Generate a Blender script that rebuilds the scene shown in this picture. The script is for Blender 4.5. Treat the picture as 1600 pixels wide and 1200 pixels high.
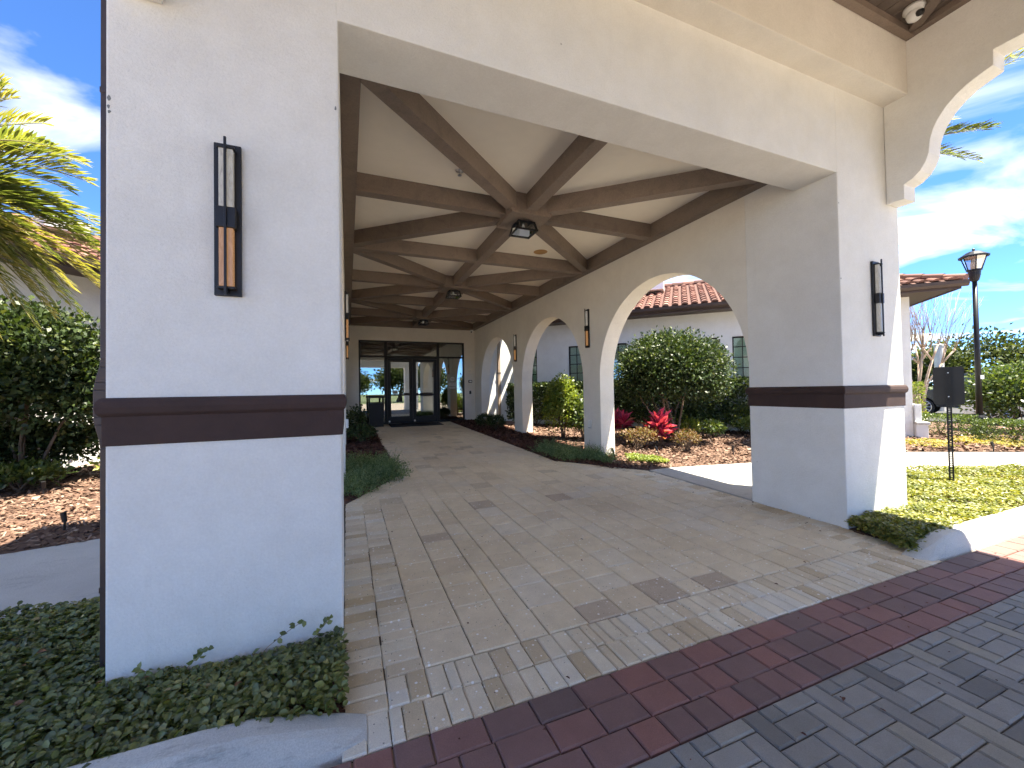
import bpy, bmesh, math, random
import numpy as np
from mathutils import Matrix, Vector

for o in list(bpy.data.objects):
    bpy.data.objects.remove(o, do_unlink=True)
SC = bpy.context.scene
COL = SC.collection
rnd = random.Random(7)
R = math.radians

# ------------------------------------------------------------------ camera
CAM_H = 1.5
YAW, PITCH, ROLL, FPX = 0.3873, 0.0178, 0.0165, 630.87
fw = Vector((math.sin(YAW) * math.cos(PITCH), math.cos(YAW) * math.cos(PITCH), math.sin(PITCH)))
rt = Vector((math.cos(YAW), -math.sin(YAW), 0))
up = rt.cross(fw)
r2 = math.cos(ROLL) * rt - math.sin(ROLL) * up
u2 = math.sin(ROLL) * rt + math.cos(ROLL) * up
cd = bpy.data.cameras.new('camera')
cd.sensor_width = 36.0
cd.lens = 36.0 * FPX / 1600.0
cd.clip_start = 0.02
cd.clip_end = 3000
cam = bpy.data.objects.new('camera', cd)
COL.objects.link(cam)
M3 = Matrix((r2, u2, -fw)).transposed()
cam.matrix_world = Matrix.Translation((0, 0, CAM_H)) @ M3.to_4x4()
SC.camera = cam

# ------------------------------------------------------------------ sky, sun, exposure
SUNV = Vector((1.0, -1.05, 4.1)).normalized()      # towards the sun
SUN_EL = math.asin(SUNV.z)
SUN_STRENGTH = 3.0
SKY_STRENGTH = 0.097
world = bpy.data.worlds.new('World')
SC.world = world
world.use_nodes = True
wn, wl = world.node_tree.nodes, world.node_tree.links
for n in list(wn):
    wn.remove(n)
w_out = wn.new('ShaderNodeOutputWorld')
w_bg = wn.new('ShaderNodeBackground')
w_sky = wn.new('ShaderNodeTexSky')
w_sky.sky_type = 'NISHITA'
w_sky.sun_disc = False
w_sky.sun_elevation = SUN_EL
w_sky.sun_rotation = math.atan2(SUNV.x, SUNV.y)
w_sky.air_density = 0.45
w_sky.dust_density = 0.0
w_sky.ozone_density = 3.0
w_bg.inputs['Strength'].default_value = SKY_STRENGTH
# streaky clouds: direction projected on a flat layer
w_tc = wn.new('ShaderNodeTexCoord')
w_sep = wn.new('ShaderNodeSeparateXYZ')
wl.new(w_tc.outputs['Generated'], w_sep.inputs[0])
def wmath(op, a, b=None):
    m = wn.new('ShaderNodeMath'); m.operation = op
    for i, v in enumerate((a, b)):
        if v is None: continue
        if isinstance(v, (int, float)): m.inputs[i].default_value = v
        else: wl.new(v, m.inputs[i])
    return m.outputs[0]
zc = wmath('ADD', wmath('MAXIMUM', w_sep.outputs['Z'], 0.0), 0.10)
cx = wmath('DIVIDE', w_sep.outputs['X'], zc)
cy = wmath('DIVIDE', w_sep.outputs['Y'], zc)
w_comb = wn.new('ShaderNodeCombineXYZ')
wl.new(cx, w_comb.inputs[0]); wl.new(cy, w_comb.inputs[1])
w_map = wn.new('ShaderNodeMapping')
w_map.inputs['Rotation'].default_value = (0, 0, R(-20))
w_map.inputs['Scale'].default_value = (0.8, 1.3, 1.0)
w_map.inputs['Location'].default_value = (2.3, -4.2, 0)
wl.new(w_comb.outputs[0], w_map.inputs['Vector'])
w_n1 = wn.new('ShaderNodeTexNoise')
w_n1.inputs['Scale'].default_value = 1.2
w_n1.inputs['Detail'].default_value = 8
w_n1.inputs['Roughness'].default_value = 0.52
w_n1.inputs['Distortion'].default_value = 0.5
wl.new(w_map.outputs[0], w_n1.inputs['Vector'])
w_rmp = wn.new('ShaderNodeValToRGB')
w_rmp.color_ramp.elements[0].position = 0.49
w_rmp.color_ramp.elements[1].position = 0.67
wl.new(w_n1.outputs['Fac'], w_rmp.inputs['Fac'])
w_mix = wn.new('ShaderNodeMix'); w_mix.data_type = 'RGBA'
wl.new(wmath('MULTIPLY', w_rmp.outputs['Color'], 0.9), w_mix.inputs['Factor'])
w_tint = wn.new('ShaderNodeMix'); w_tint.data_type = 'RGBA'; w_tint.blend_type = 'MULTIPLY'
w_tint.inputs['Factor'].default_value = 1.0
w_tint.inputs['B'].default_value = (0.38, 0.56, 0.74, 1)
wl.new(w_sky.outputs[0], w_tint.inputs['A'])
wl.new(w_tint.outputs['Result'], w_mix.inputs['A'])
w_mix.inputs['B'].default_value = (3.0, 2.9, 2.4, 1)
wl.new(w_mix.outputs['Result'], w_bg.inputs['Color'])
wl.new(w_bg.outputs[0], w_out.inputs[0])

sd = bpy.data.lights.new('sun', 'SUN')
sd.energy = SUN_STRENGTH
sd.angle = R(0.53)
sd.color = (1.0, 0.925, 0.77)
sun = bpy.data.objects.new('sun', sd)
COL.objects.link(sun)
sun.rotation_euler = SUNV.to_track_quat('Z', 'Y').to_euler()
sun.location = (20, -20, 60)

SC.view_settings.view_transform = 'Standard'
SC.view_settings.look = 'None'
SC.view_settings.exposure = 2.97
SC.view_settings.gamma = 1.0
SC.view_settings.use_curve_mapping = False
SC.render.engine = 'CYCLES'
SC.cycles.use_adaptive_sampling = True
SC.cycles.adaptive_threshold = 0.02
SC.cycles.use_denoising = True
SC.cycles.max_bounces = 8
SC.cycles.diffuse_bounces = 5
SC.cycles.glossy_bounces = 4
SC.cycles.transparent_max_bounces = 12

# ------------------------------------------------------------------ constants (metres)
YF, YSOF, YEND = 2.584, 3.02, 15.66          # canopy wall face, back of its header, entrance wall
XLA, XLB, XR, XRB = -1.10, -0.035, 4.771, 5.89
XMID = 0.5 * (XLB + XR)
XOUT = 5.11                                   # outer face of the colonnade wall
YPB = 3.648                                   # back of the front pillars
ZH = 3.742                                    # underside of the header
ZBM = 3.969                                   # underside of edge beams
ZCEIL = 4.2
YB = 1.82                                     # beige / red paver joint
SLOPE = 0.0254
def zg(y):
    return SLOPE * (min(max(y, YB), 16.0) - YB)
def mx(x):
    return 2 * XMID - x

# ------------------------------------------------------------------ helpers
def tag(o, label=None, cat=None, group=None, kind=None):
    if label: o['label'] = label
    if cat: o['category'] = cat
    if group: o['group'] = group
    if kind: o['kind'] = kind
    return o

def thing(name, label, cat, loc=(0, 0, 0), group=None, rz=0.0):
    o = bpy.data.objects.new(name, None)
    o.empty_display_size = 0.1
    COL.objects.link(o)
    o.location = loc
    o.rotation_euler = (0, 0, rz)
    return tag(o, label, cat, group)

def link(name, me, parent=None, loc=None, local=False):
    o = bpy.data.objects.new(name, me)
    COL.objects.link(o)
    if loc is not None:
        o.location = loc
    if parent is not None:
        o.parent = parent
        if not local:
            m = Matrix.Translation(parent.location) @ parent.rotation_euler.to_matrix().to_4x4()
            p = parent
            while p.parent is not None:
                m = Matrix.Translation((0, 0, 0)); break
            if parent.parent is None:
                o.matrix_parent_inverse = m.inverted()
    return o

def copy_tree(root, loc=None, rz=None):
    def rec(o, par):
        c = o.copy()
        COL.objects.link(c)
        if par is not None:
            c.parent = par
            c.matrix_parent_inverse = o.matrix_parent_inverse.copy()
        for ch in o.children:
            rec(ch, c)
        return c
    c = rec(root, None)
    if loc is not None: c.location = loc
    if rz is not None: c.rotation_euler = (0, 0, rz)
    return c

class MB:
    def __init__(self, tf=None):
        self.v, self.f, self.tf = [], [], tf
    def add(self, vs, fs):
        b = len(self.v)
        if self.tf: vs = [self.tf(*p) for p in vs]
        self.v += [tuple(p) for p in vs]
        self.f += [tuple(i + b for i in f) for f in fs]
        return self
    def box(self, x0, x1, y0, y1, z0, z1):
        return self.add([(x0, y0, z0), (x1, y0, z0), (x1, y1, z0), (x0, y1, z0),
                         (x0, y0, z1), (x1, y0, z1), (x1, y1, z1), (x0, y1, z1)],
                        [(0, 3, 2, 1), (4, 5, 6, 7), (0, 1, 5, 4), (1, 2, 6, 5), (2, 3, 7, 6), (3, 0, 4, 7)])
    def prism(self, outline, a, b, axis='z'):
        n = len(outline)
        def P(p, t):
            if axis == 'z': return (p[0], p[1], t)
            if axis == 'x': return (t, p[0], p[1])
            return (p[0], t, p[1])
        vs = [P(p, a) for p in outline] + [P(p, b) for p in outline]
        fs = [tuple(range(n - 1, -1, -1)), tuple(range(n, 2 * n))]
        fs += [(i, (i + 1) % n, n + (i + 1) % n, n + i) for i in range(n)]
        return self.add(vs, fs)
    def tube(self, pts, rad, n=8, cap=True):
        pts = [Vector(p) for p in pts]
        if not isinstance(rad, (list, tuple)): rad = [rad] * len(pts)
        vs, fs = [], []
        for i, p in enumerate(pts):
            t = (pts[min(i + 1, len(pts) - 1)] - pts[max(i - 1, 0)]).normalized()
            a = Vector((0, 0, 1)) if abs(t.z) < 0.9 else Vector((1, 0, 0))
            s = t.cross(a).normalized(); w = s.cross(t)
            for k in range(n):
                an = 2 * math.pi * k / n
                vs.append(p + rad[i] * (math.cos(an) * s + math.sin(an) * w))
        for i in range(len(pts) - 1):
            for k in range(n):
                fs.append((i * n + k, i * n + (k + 1) % n, (i + 1) * n + (k + 1) % n, (i + 1) * n + k))
        if cap:
            fs.append(tuple(range(n - 1, -1, -1)))
            fs.append(tuple((len(pts) - 1) * n + k for k in range(n)))
        return self.add(vs, fs)
    def lathe(self, prof, c, n=20):
        vs, fs = [], []
        for r, z in prof:
            for k in range(n):
                an = 2 * math.pi * k / n
                vs.append((c[0] + r * math.cos(an), c[1] + r * math.sin(an), c[2] + z))
        for i in range(len(prof) - 1):
            for k in range(n):
                fs.append((i * n + k, i * n + (k + 1) % n, (i + 1) * n + (k + 1) % n, (i + 1) * n + k))
        fs.append(tuple(range(n - 1, -1, -1)))
        fs.append(tuple((len(prof) - 1) * n + k for k in range(n)))
        return self.add(vs, fs)
    def beam(self, p, q, w, z0, z1):
        d = Vector((q[0] - p[0], q[1] - p[1], 0)).normalized()
        s = Vector((-d.y, d.x, 0)) * (w / 2)
        o = [(p[0] + s.x, p[1] + s.y), (p[0] - s.x, p[1] - s.y), (q[0] - s.x, q[1] - s.y), (q[0] + s.x, q[1] + s.y)]
        return self.prism(o, z0, z1)
    def ring(self, x0, x1, y0, y1, prof):
        """sweep a closed (out, z) profile round a rectangle, mitred"""
        n = len(prof); vs, fs = [], []
        for sx, sy in ((-1, -1), (1, -1), (1, 1), (-1, 1)):
            for o_, z in prof:
                vs.append(((x0 - o_) if sx < 0 else (x1 + o_), (y0 - o_) if sy < 0 else (y1 + o_), z))
        for c in range(4):
            d = (c + 1) % 4
            for i in range(n):
                j = (i + 1) % n
                fs.append((c * n + i, d * n + i, d * n + j, c * n + j))
        return self.add(vs, fs)
    def mesh(self, name, mat, smooth=False, bevel=0.0, seg=2):
        me = bpy.data.meshes.new(name)
        me.from_pydata(self.v, [], self.f)
        bm = bmesh.new(); bm.from_mesh(me)
        bmesh.ops.recalc_face_normals(bm, faces=bm.faces)
        if bevel > 0:
            ed = [e for e in bm.edges if len(e.link_faces) == 2 and e.calc_face_angle(0) > 0.5]
            bmesh.ops.bevel(bm, geom=ed, offset=bevel, segments=seg, profile=0.6, affect='EDGES', clamp_overlap=True)
        bm.to_mesh(me); bm.free()
        if smooth:
            for p in me.polygons: p.use_smooth = True
        if mat: me.materials.append(mat)
        return me
    def build(self, name, mat, parent=None, smooth=False, bevel=0.0, seg=2):
        return link(name, self.mesh(name, mat, smooth, bevel, seg), parent)

def quad_mesh(name, V, F, mat, tint=None):
    me = bpy.data.meshes.new(name)
    V = np.asarray(V, np.float32); F = np.asarray(F, np.int32)
    k = F.shape[1]
    me.vertices.add(len(V)); me.vertices.foreach_set('co', V.ravel())
    me.loops.add(F.size); me.loops.foreach_set('vertex_index', F.ravel())
    me.polygons.add(len(F))
    me.polygons.foreach_set('loop_start', np.arange(0, F.size, k, dtype=np.int32))
    me.update(calc_edges=True)
    if tint is not None:
        at = me.attributes.new('tint', 'FLOAT', 'FACE')
        at.data.foreach_set('value', np.asarray(tint, np.float32))
    me.materials.append(mat)
    return me

def unit(a):
    return a / np.maximum(np.linalg.norm(a, axis=1, keepdims=True), 1e-9)

def leaf_mesh(name, P, D, N, L, W, mat, tint, hexa=False, fold=0.18):
    P = np.asarray(P, float); n = len(P)
    D = unit(np.asarray(D, float)); N = np.asarray(N, float)
    S = unit(np.cross(D, N)); N = unit(np.cross(S, D))
    L = np.broadcast_to(np.asarray(L, float), (n,))[:, None]
    W = np.broadcast_to(np.asarray(W, float), (n,))[:, None]
    tip = P + D * L - N * L * 0.12
    if hexa:
        a1 = P + D * L * .28 + S * W * .44 + N * W * fold
        a2 = P + D * L * .68 + S * W * .42 + N * W * fold
        b1 = P + D * L * .28 - S * W * .44 + N * W * fold
        b2 = P + D * L * .68 - S * W * .42 + N * W * fold
        V = np.stack([P, a1, a2, tip, b2, b1], 1).reshape(-1, 3)
        i = np.arange(n)[:, None] * 6
        F = np.concatenate([i + np.array([[0, 1, 2, 3]]), i + np.array([[0, 3, 4, 5]])], 0)
        T = np.concatenate([tint, tint])
    else:
        a = P + D * L * .48 + S * W * .5 + N * W * fold
        b = P + D * L * .48 - S * W * .5 + N * W * fold
        V = np.stack([P, a, tip, b], 1).reshape(-1, 3)
        i = np.arange(n)[:, None] * 4
        F = i + np.array([[0, 1, 2, 3]]); T = tint
    return quad_mesh(name, V, F, mat, T)

# ------------------------------------------------------------------ materials
def nt(name):
    m = bpy.data.materials.new(name); m.use_nodes = True
    t = m.node_tree; b = t.nodes['Principled BSDF']
    return m, t, b
def node(t, typ, **kw):
    n = t.nodes.new(typ)
    for k, v in kw.items():
        if k in n.inputs: n.inputs[k].default_value = v
        else: setattr(n, k, v)
    return n
def ramp(t, src, stops):
    r = t.nodes.new('ShaderNodeValToRGB')
    e = r.color_ramp.elements
    while len(e) < len(stops): e.new(0.5)
    for i, (p, c) in enumerate(stops):
        e[i].position = p
        e[i].color = (*c, 1) if len(c) == 3 else c
    t.links.new(src, r.inputs['Fac'])
    return r.outputs['Color']
def mixc(t, a, b, fac, mode='MIX'):
    m = t.nodes.new('ShaderNodeMix'); m.data_type = 'RGBA'; m.blend_type = mode
    for s, v in (('A', a), ('B', b), ('Factor', fac)):
        if isinstance(v, (int, float)): m.inputs[s].default_value = v
        elif isinstance(v, tuple): m.inputs[s].default_value = (*v, 1) if len(v) == 3 else v
        else: t.links.new(v, m.inputs[s])
    return m.outputs['Result']
def noise(t, scale, detail=4, rough=0.5, vec=None, dist=0.0):
    n = node(t, 'ShaderNodeTexNoise', Scale=scale, Detail=detail, Roughness=rough, Distortion=dist)
    if vec is not None: t.links.new(vec, n.inputs['Vector'])
    return n.outputs['Fac']
def coord(t, which='Object', scale=(1, 1, 1), rot=(0, 0, 0)):
    c = t.nodes.new('ShaderNodeTexCoord')
    m = t.nodes.new('ShaderNodeMapping')
    m.inputs['Scale'].default_value = scale; m.inputs['Rotation'].default_value = rot
    t.links.new(c.outputs[which], m.inputs['Vector'])
    return m.outputs[0]
def wpos(t, scale=(1, 1, 1)):
    c = t.nodes.new('ShaderNodeNewGeometry')
    m = t.nodes.new('ShaderNodeMapping'); m.inputs['Scale'].default_value = scale
    t.links.new(c.outputs['Position'], m.inputs['Vector'])
    return m.outputs[0]
def bump(t, b, h, strength=0.3, dist=0.01):
    n = node(t, 'ShaderNodeBump', Strength=strength, Distance=dist)
    t.links.new(h, n.inputs['Height']); t.links.new(n.outputs[0], b.inputs['Normal'])

def m_plain(name, col, rough=0.5, metal=0.0, var=0.12, bscale=60, bstr=0.08):
    m, t, b = nt(name)
    v = wpos(t)
    c = ramp(t, noise(t, 6, 5, .6, v), [(0.3, tuple(x * (1 - var) for x in col)), (0.7, tuple(min(1, x * (1 + var)) for x in col))])
    t.links.new(c, b.inputs['Base Color'])
    b.inputs['Roughness'].default_value = rough; b.inputs['Metallic'].default_value = metal
    bump(t, b, noise(t, bscale, 3, .5, v), bstr, 0.004)
    return m

def m_stucco(name, col, spots=True):
    m, t, b = nt(name)
    v = wpos(t)
    big = noise(t, 0.9, 5, .6, v)
    c = ramp(t, big, [(0.25, tuple(x * .93 for x in col)), (0.75, tuple(min(1, x * 1.03) for x in col))])
    streak = noise(t, 1.0, 6, .65, wpos(t, (7, 7, .5)))
    c = mixc(t, c, tuple(x * .86 for x in col), ramp(t, streak, [(0.60, (0, 0, 0)), (0.85, (.45, .45, .45))]))
    if spots:
        sp = node(t, 'ShaderNodeTexVoronoi', Scale=2.6); t.links.new(v, sp.inputs['Vector'])
        rr = ramp(t, sp.outputs['Distance'], [(0.0, (.8, .8, .8)), (0.016, (.55, .55, .55)), (0.024, (0, 0, 0))])
        c = mixc(t, c, (.30, .27, .24), rr)
        v2 = node(t, 'ShaderNodeTexVoronoi', Scale=9.0); t.links.new(v, v2.inputs['Vector'])
        r3 = ramp(t, v2.outputs['Distance'], [(0.0, (.45, .45, .45)), (0.025, (0.2, .2, .2)), (0.04, (0, 0, 0))])
        c = mixc(t, c, tuple(x * .62 for x in col), r3)
    t.links.new(c, b.inputs['Base Color'])
    b.inputs['Roughness'].default_value = 0.85
    b.inputs['Specular IOR Level'].default_value = 0.25
    gr = noise(t, 75, 4, .7, v)
    c = mixc(t, c, ramp(t, gr, [(0.25, (.945, .945, .945)), (0.75, (1.05, 1.05, 1.05))]), 1.0, 'MULTIPLY')
    bl = noise(t, 3.5, 6, .7, v)
    c = mixc(t, c, ramp(t, bl, [(0.3, (.955, .95, .94)), (0.65, (1.03, 1.03, 1.03))]), 1.0, 'MULTIPLY')
    t.links.new(c, b.inputs['Base Color'])
    h1 = noise(t, 85, 4, .7, v); h2 = noise(t, 14, 4, .6, v)
    ad = node(t, 'ShaderNodeMath', operation='ADD'); t.links.new(h1, ad.inputs[0]); t.links.new(h2, ad.inputs[1])
    bump(t, b, ad.outputs[0], 0.55, 0.008)
    return m

def m_wood(name, c0, c1, rough=0.6):
    m, t, b = nt(name)
    inf = t.nodes.new('ShaderNodeObjectInfo')
    v = coord(t, 'Object', (1, 1, 1))
    gr = noise(t, 3.0, 8, .7, v, 1.6)
    ofs = node(t, 'ShaderNodeVectorMath', operation='ADD')
    t.links.new(v, ofs.inputs[0]); t.links.new(inf.outputs['Location'], ofs.inputs[1])
    wv = noise(t, 26, 6, .65, v, 3.0)
    c = ramp(t, wv, [(0.25, c0), (0.55, tuple((a + b_) / 2 for a, b_ in zip(c0, c1))), (0.85, c1)])
    c = mixc(t, c, tuple(x * .6 for x in c0), ramp(t, gr, [(0.5, (0, 0, 0)), (0.8, (.7, .7, .7))]))
    pale = noise(t, 1.7, 5, .7, wpos(t))
    c = mixc(t, c, tuple(min(1, x * 2.0) for x in c1), ramp(t, pale, [(0.66, (0, 0, 0)), (0.85, (.6, .6, .6))]))
    br = node(t, 'ShaderNodeMapRange'); t.links.new(inf.outputs['Random'], br.inputs['Value'])
    br.inputs['To Min'].default_value = 0.85; br.inputs['To Max'].default_value = 1.15
    mm = node(t, 'ShaderNodeVectorMath', operation='SCALE')
    t.links.new(c, mm.inputs[0]); t.links.new(br.outputs[0], mm.inputs['Scale'])
    t.links.new(mm.outputs[0], b.inputs['Base Color'])
    b.inputs['Roughness'].default_value = rough
    bump(t, b, wv, 0.25, 0.004)
    return m

def m_leaf(name, stops, rough=0.4, trans=0.3, spec=0.5):
    m, t, b = nt(name)
    a = node(t, 'ShaderNodeAttribute', attribute_name='tint')
    c = ramp(t, a.outputs['Fac'], stops)
    t.links.new(c, b.inputs['Base Color'])
    b.inputs['Roughness'].default_value = rough
    b.inputs['Specular IOR Level'].default_value = spec
    tr = t.nodes.new('ShaderNodeBsdfTranslucent')
    c2 = mixc(t, c, (1.0, 1.0, 0.35), 1.0, 'MULTIPLY')
    sc = node(t, 'ShaderNodeVectorMath', operation='SCALE'); sc.inputs['Scale'].default_value = 1.6
    t.links.new(c2, sc.inputs[0]); t.links.new(sc.outputs[0], tr.inputs['Color'])
    mx_ = t.nodes.new('ShaderNodeMixShader'); mx_.inputs[0].default_value = trans
    t.links.new(b.outputs[0], mx_.inputs[1]); t.links.new(tr.outputs[0], mx_.inputs[2])
    t.links.new(mx_.outputs[0], t.nodes['Material Output'].inputs['Surface'])
    return m

def m_paver(name, stops, speck=True, rough=0.75, attr=False, edge=None):
    """concrete paver: one tone per piece, grain, light and dark aggregate"""
    m, t, b = nt(name)
    if attr:
        a = node(t, 'ShaderNodeAttribute', attribute_name='tint'); src = a.outputs['Fac']
    else:
        src = t.nodes.new('ShaderNodeObjectInfo').outputs['Random']
    c = ramp(t, src, stops)
    v = wpos(t)
    n1 = noise(t, 7, 6, .65, v)
    c = mixc(t, c, ramp(t, n1, [(0.2, (.87, .855, .83)), (0.75, (1.08, 1.08, 1.08))]), 1.0, 'MULTIPLY')
    st = noise(t, 0.8, 5, .6, v)
    c = mixc(t, c, ramp(t, st, [(0.3, (.90, .87, .82)), (0.62, (1.05, 1.05, 1.05))]), 1.0, 'MULTIPLY')
    fine = noise(t, 260, 2, .5, v)
    c = mixc(t, c, ramp(t, fine, [(0.3, (.86, .86, .86)), (0.7, (1.1, 1.1, 1.1))]), 1.0, 'MULTIPLY')
    if speck:
        for sc_, thr, colr, f in ((22, .11, (.88, .85, .80), .9), (44, .12, (.74, .70, .62), .6), (30, .07, (.10, .085, .07), .8)):
            vo = node(t, 'ShaderNodeTexVoronoi', Scale=sc_); vo.inputs['Randomness'].default_value = 1
            mp = t.nodes.new('ShaderNodeMapping'); mp.inputs['Location'].default_value = (sc_ * .37, sc_ * .11, 0)
            t.links.new(v, mp.inputs['Vector']); t.links.new(mp.outputs[0], vo.inputs['Vector'])
            keep = node(t, 'ShaderNodeSeparateColor'); t.links.new(vo.outputs['Color'], keep.inputs[0])
            g = node(t, 'ShaderNodeMath', operation='GREATER_THAN'); g.inputs[1].default_value = .55
            t.links.new(keep.outputs[0], g.inputs[0])
            l = node(t, 'ShaderNodeMath', operation='LESS_THAN'); l.inputs[1].default_value = thr * 1.6
            t.links.new(vo.outputs['Distance'], l.inputs[0])
            k = node(t, 'ShaderNodeMath', operation='MULTIPLY'); t.links.new(g.outputs[0], k.inputs[0]); t.links.new(l.outputs[0], k.inputs[1])
            k2 = node(t, 'ShaderNodeMath', operation='MULTIPLY'); k2.inputs[1].default_value = f; t.links.new(k.outputs[0], k2.inputs[0])
            c = mixc(t, c, colr, k2.outputs[0])
    t.links.new(c, b.inputs['Base Color'])
    b.inputs['Roughness'].default_value = rough
    b.inputs['Specular IOR Level'].default_value = 0.35
    h = noise(t, 120, 4, .6, v)
    bump(t, b, h, 0.3, 0.004)
    return m

def m_concrete(name, col):
    m, t, b = nt(name)
    v = wpos(t)
    c = ramp(t, noise(t, 1.3, 7, .62, v), [(0.28, tuple(x * .82 for x in col)), (0.72, tuple(x * 1.08 for x in col))])
    c = mixc(t, c, tuple(x * .55 for x in col), ramp(t, noise(t, 3.1, 8, .72, wpos(t, (1, 2.4, 3))), [(0.6, (0, 0, 0)), (0.82, (.75, .75, .75))]))
    c = mixc(t, c, ramp(t, noise(t, 190, 2, .5, v), [(0.3, (.85, .85, .85)), (0.7, (1.1, 1.1, 1.1))]), 1.0, 'MULTIPLY')
    t.links.new(c, b.inputs['Base Color']); b.inputs['Roughness'].default_value = .85
    c = mixc(t, c, tuple(x * .45 for x in col), ramp(t, noise(t, 5.5, 9, .78, wpos(t, (.5, 2, 2))), [(0.57, (0, 0, 0)), (0.68, (.7, .7, .7))]))
    t.links.new(c, b.inputs['Base Color'])
    bump(t, b, noise(t, 70, 6, .7, v), .7, .008)
    return m

def m_glass(name, tint=(.62, .72, .70), refl=0.16, rough=0.0):
    m, t, b = nt(name)
    t.nodes.remove(b)
    tr = t.nodes.new('ShaderNodeBsdfTransparent'); tr.inputs[0].default_value = (*tint, 1)
    gl = t.nodes.new('ShaderNodeBsdfGlossy'); gl.inputs['Roughness'].default_value = rough
    gl.inputs['Color'].default_value = (.92, .96, .96, 1)
    fr = node(t, 'ShaderNodeFresnel', IOR=1.5)
    mr = node(t, 'ShaderNodeMapRange'); t.links.new(fr.outputs[0], mr.inputs['Value'])
    mr.inputs['To Min'].default_value = refl; mr.inputs['To Max'].default_value = 1.0
    mx_ = t.nodes.new('ShaderNodeMixShader')
    t.links.new(mr.outputs[0], mx_.inputs[0]); t.links.new(tr.outputs[0], mx_.inputs[1]); t.links.new(gl.outputs[0], mx_.inputs[2])
    t.links.new(mx_.outputs[0], t.nodes['Material Output'].inputs['Surface'])
    return m

def m_emit_glass(name, col, em, strength):
    m, t, b = nt(name)
    v = coord(t, 'Object', (30, 30, 7))
    c = ramp(t, noise(t, 1.5, 4, .6, v, 1.5), [(0.3, tuple(x * .55 for x in col)), (0.75, col)])
    t.links.new(c, b.inputs['Base Color']); b.inputs['Roughness'].default_value = .18
    b.inputs['Emission Color'].default_value = (*em, 1); b.inputs['Emission Strength'].default_value = strength
    bump(t, b, noise(t, 2.0, 3, .6, v), .4, .004)
    return m

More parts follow.
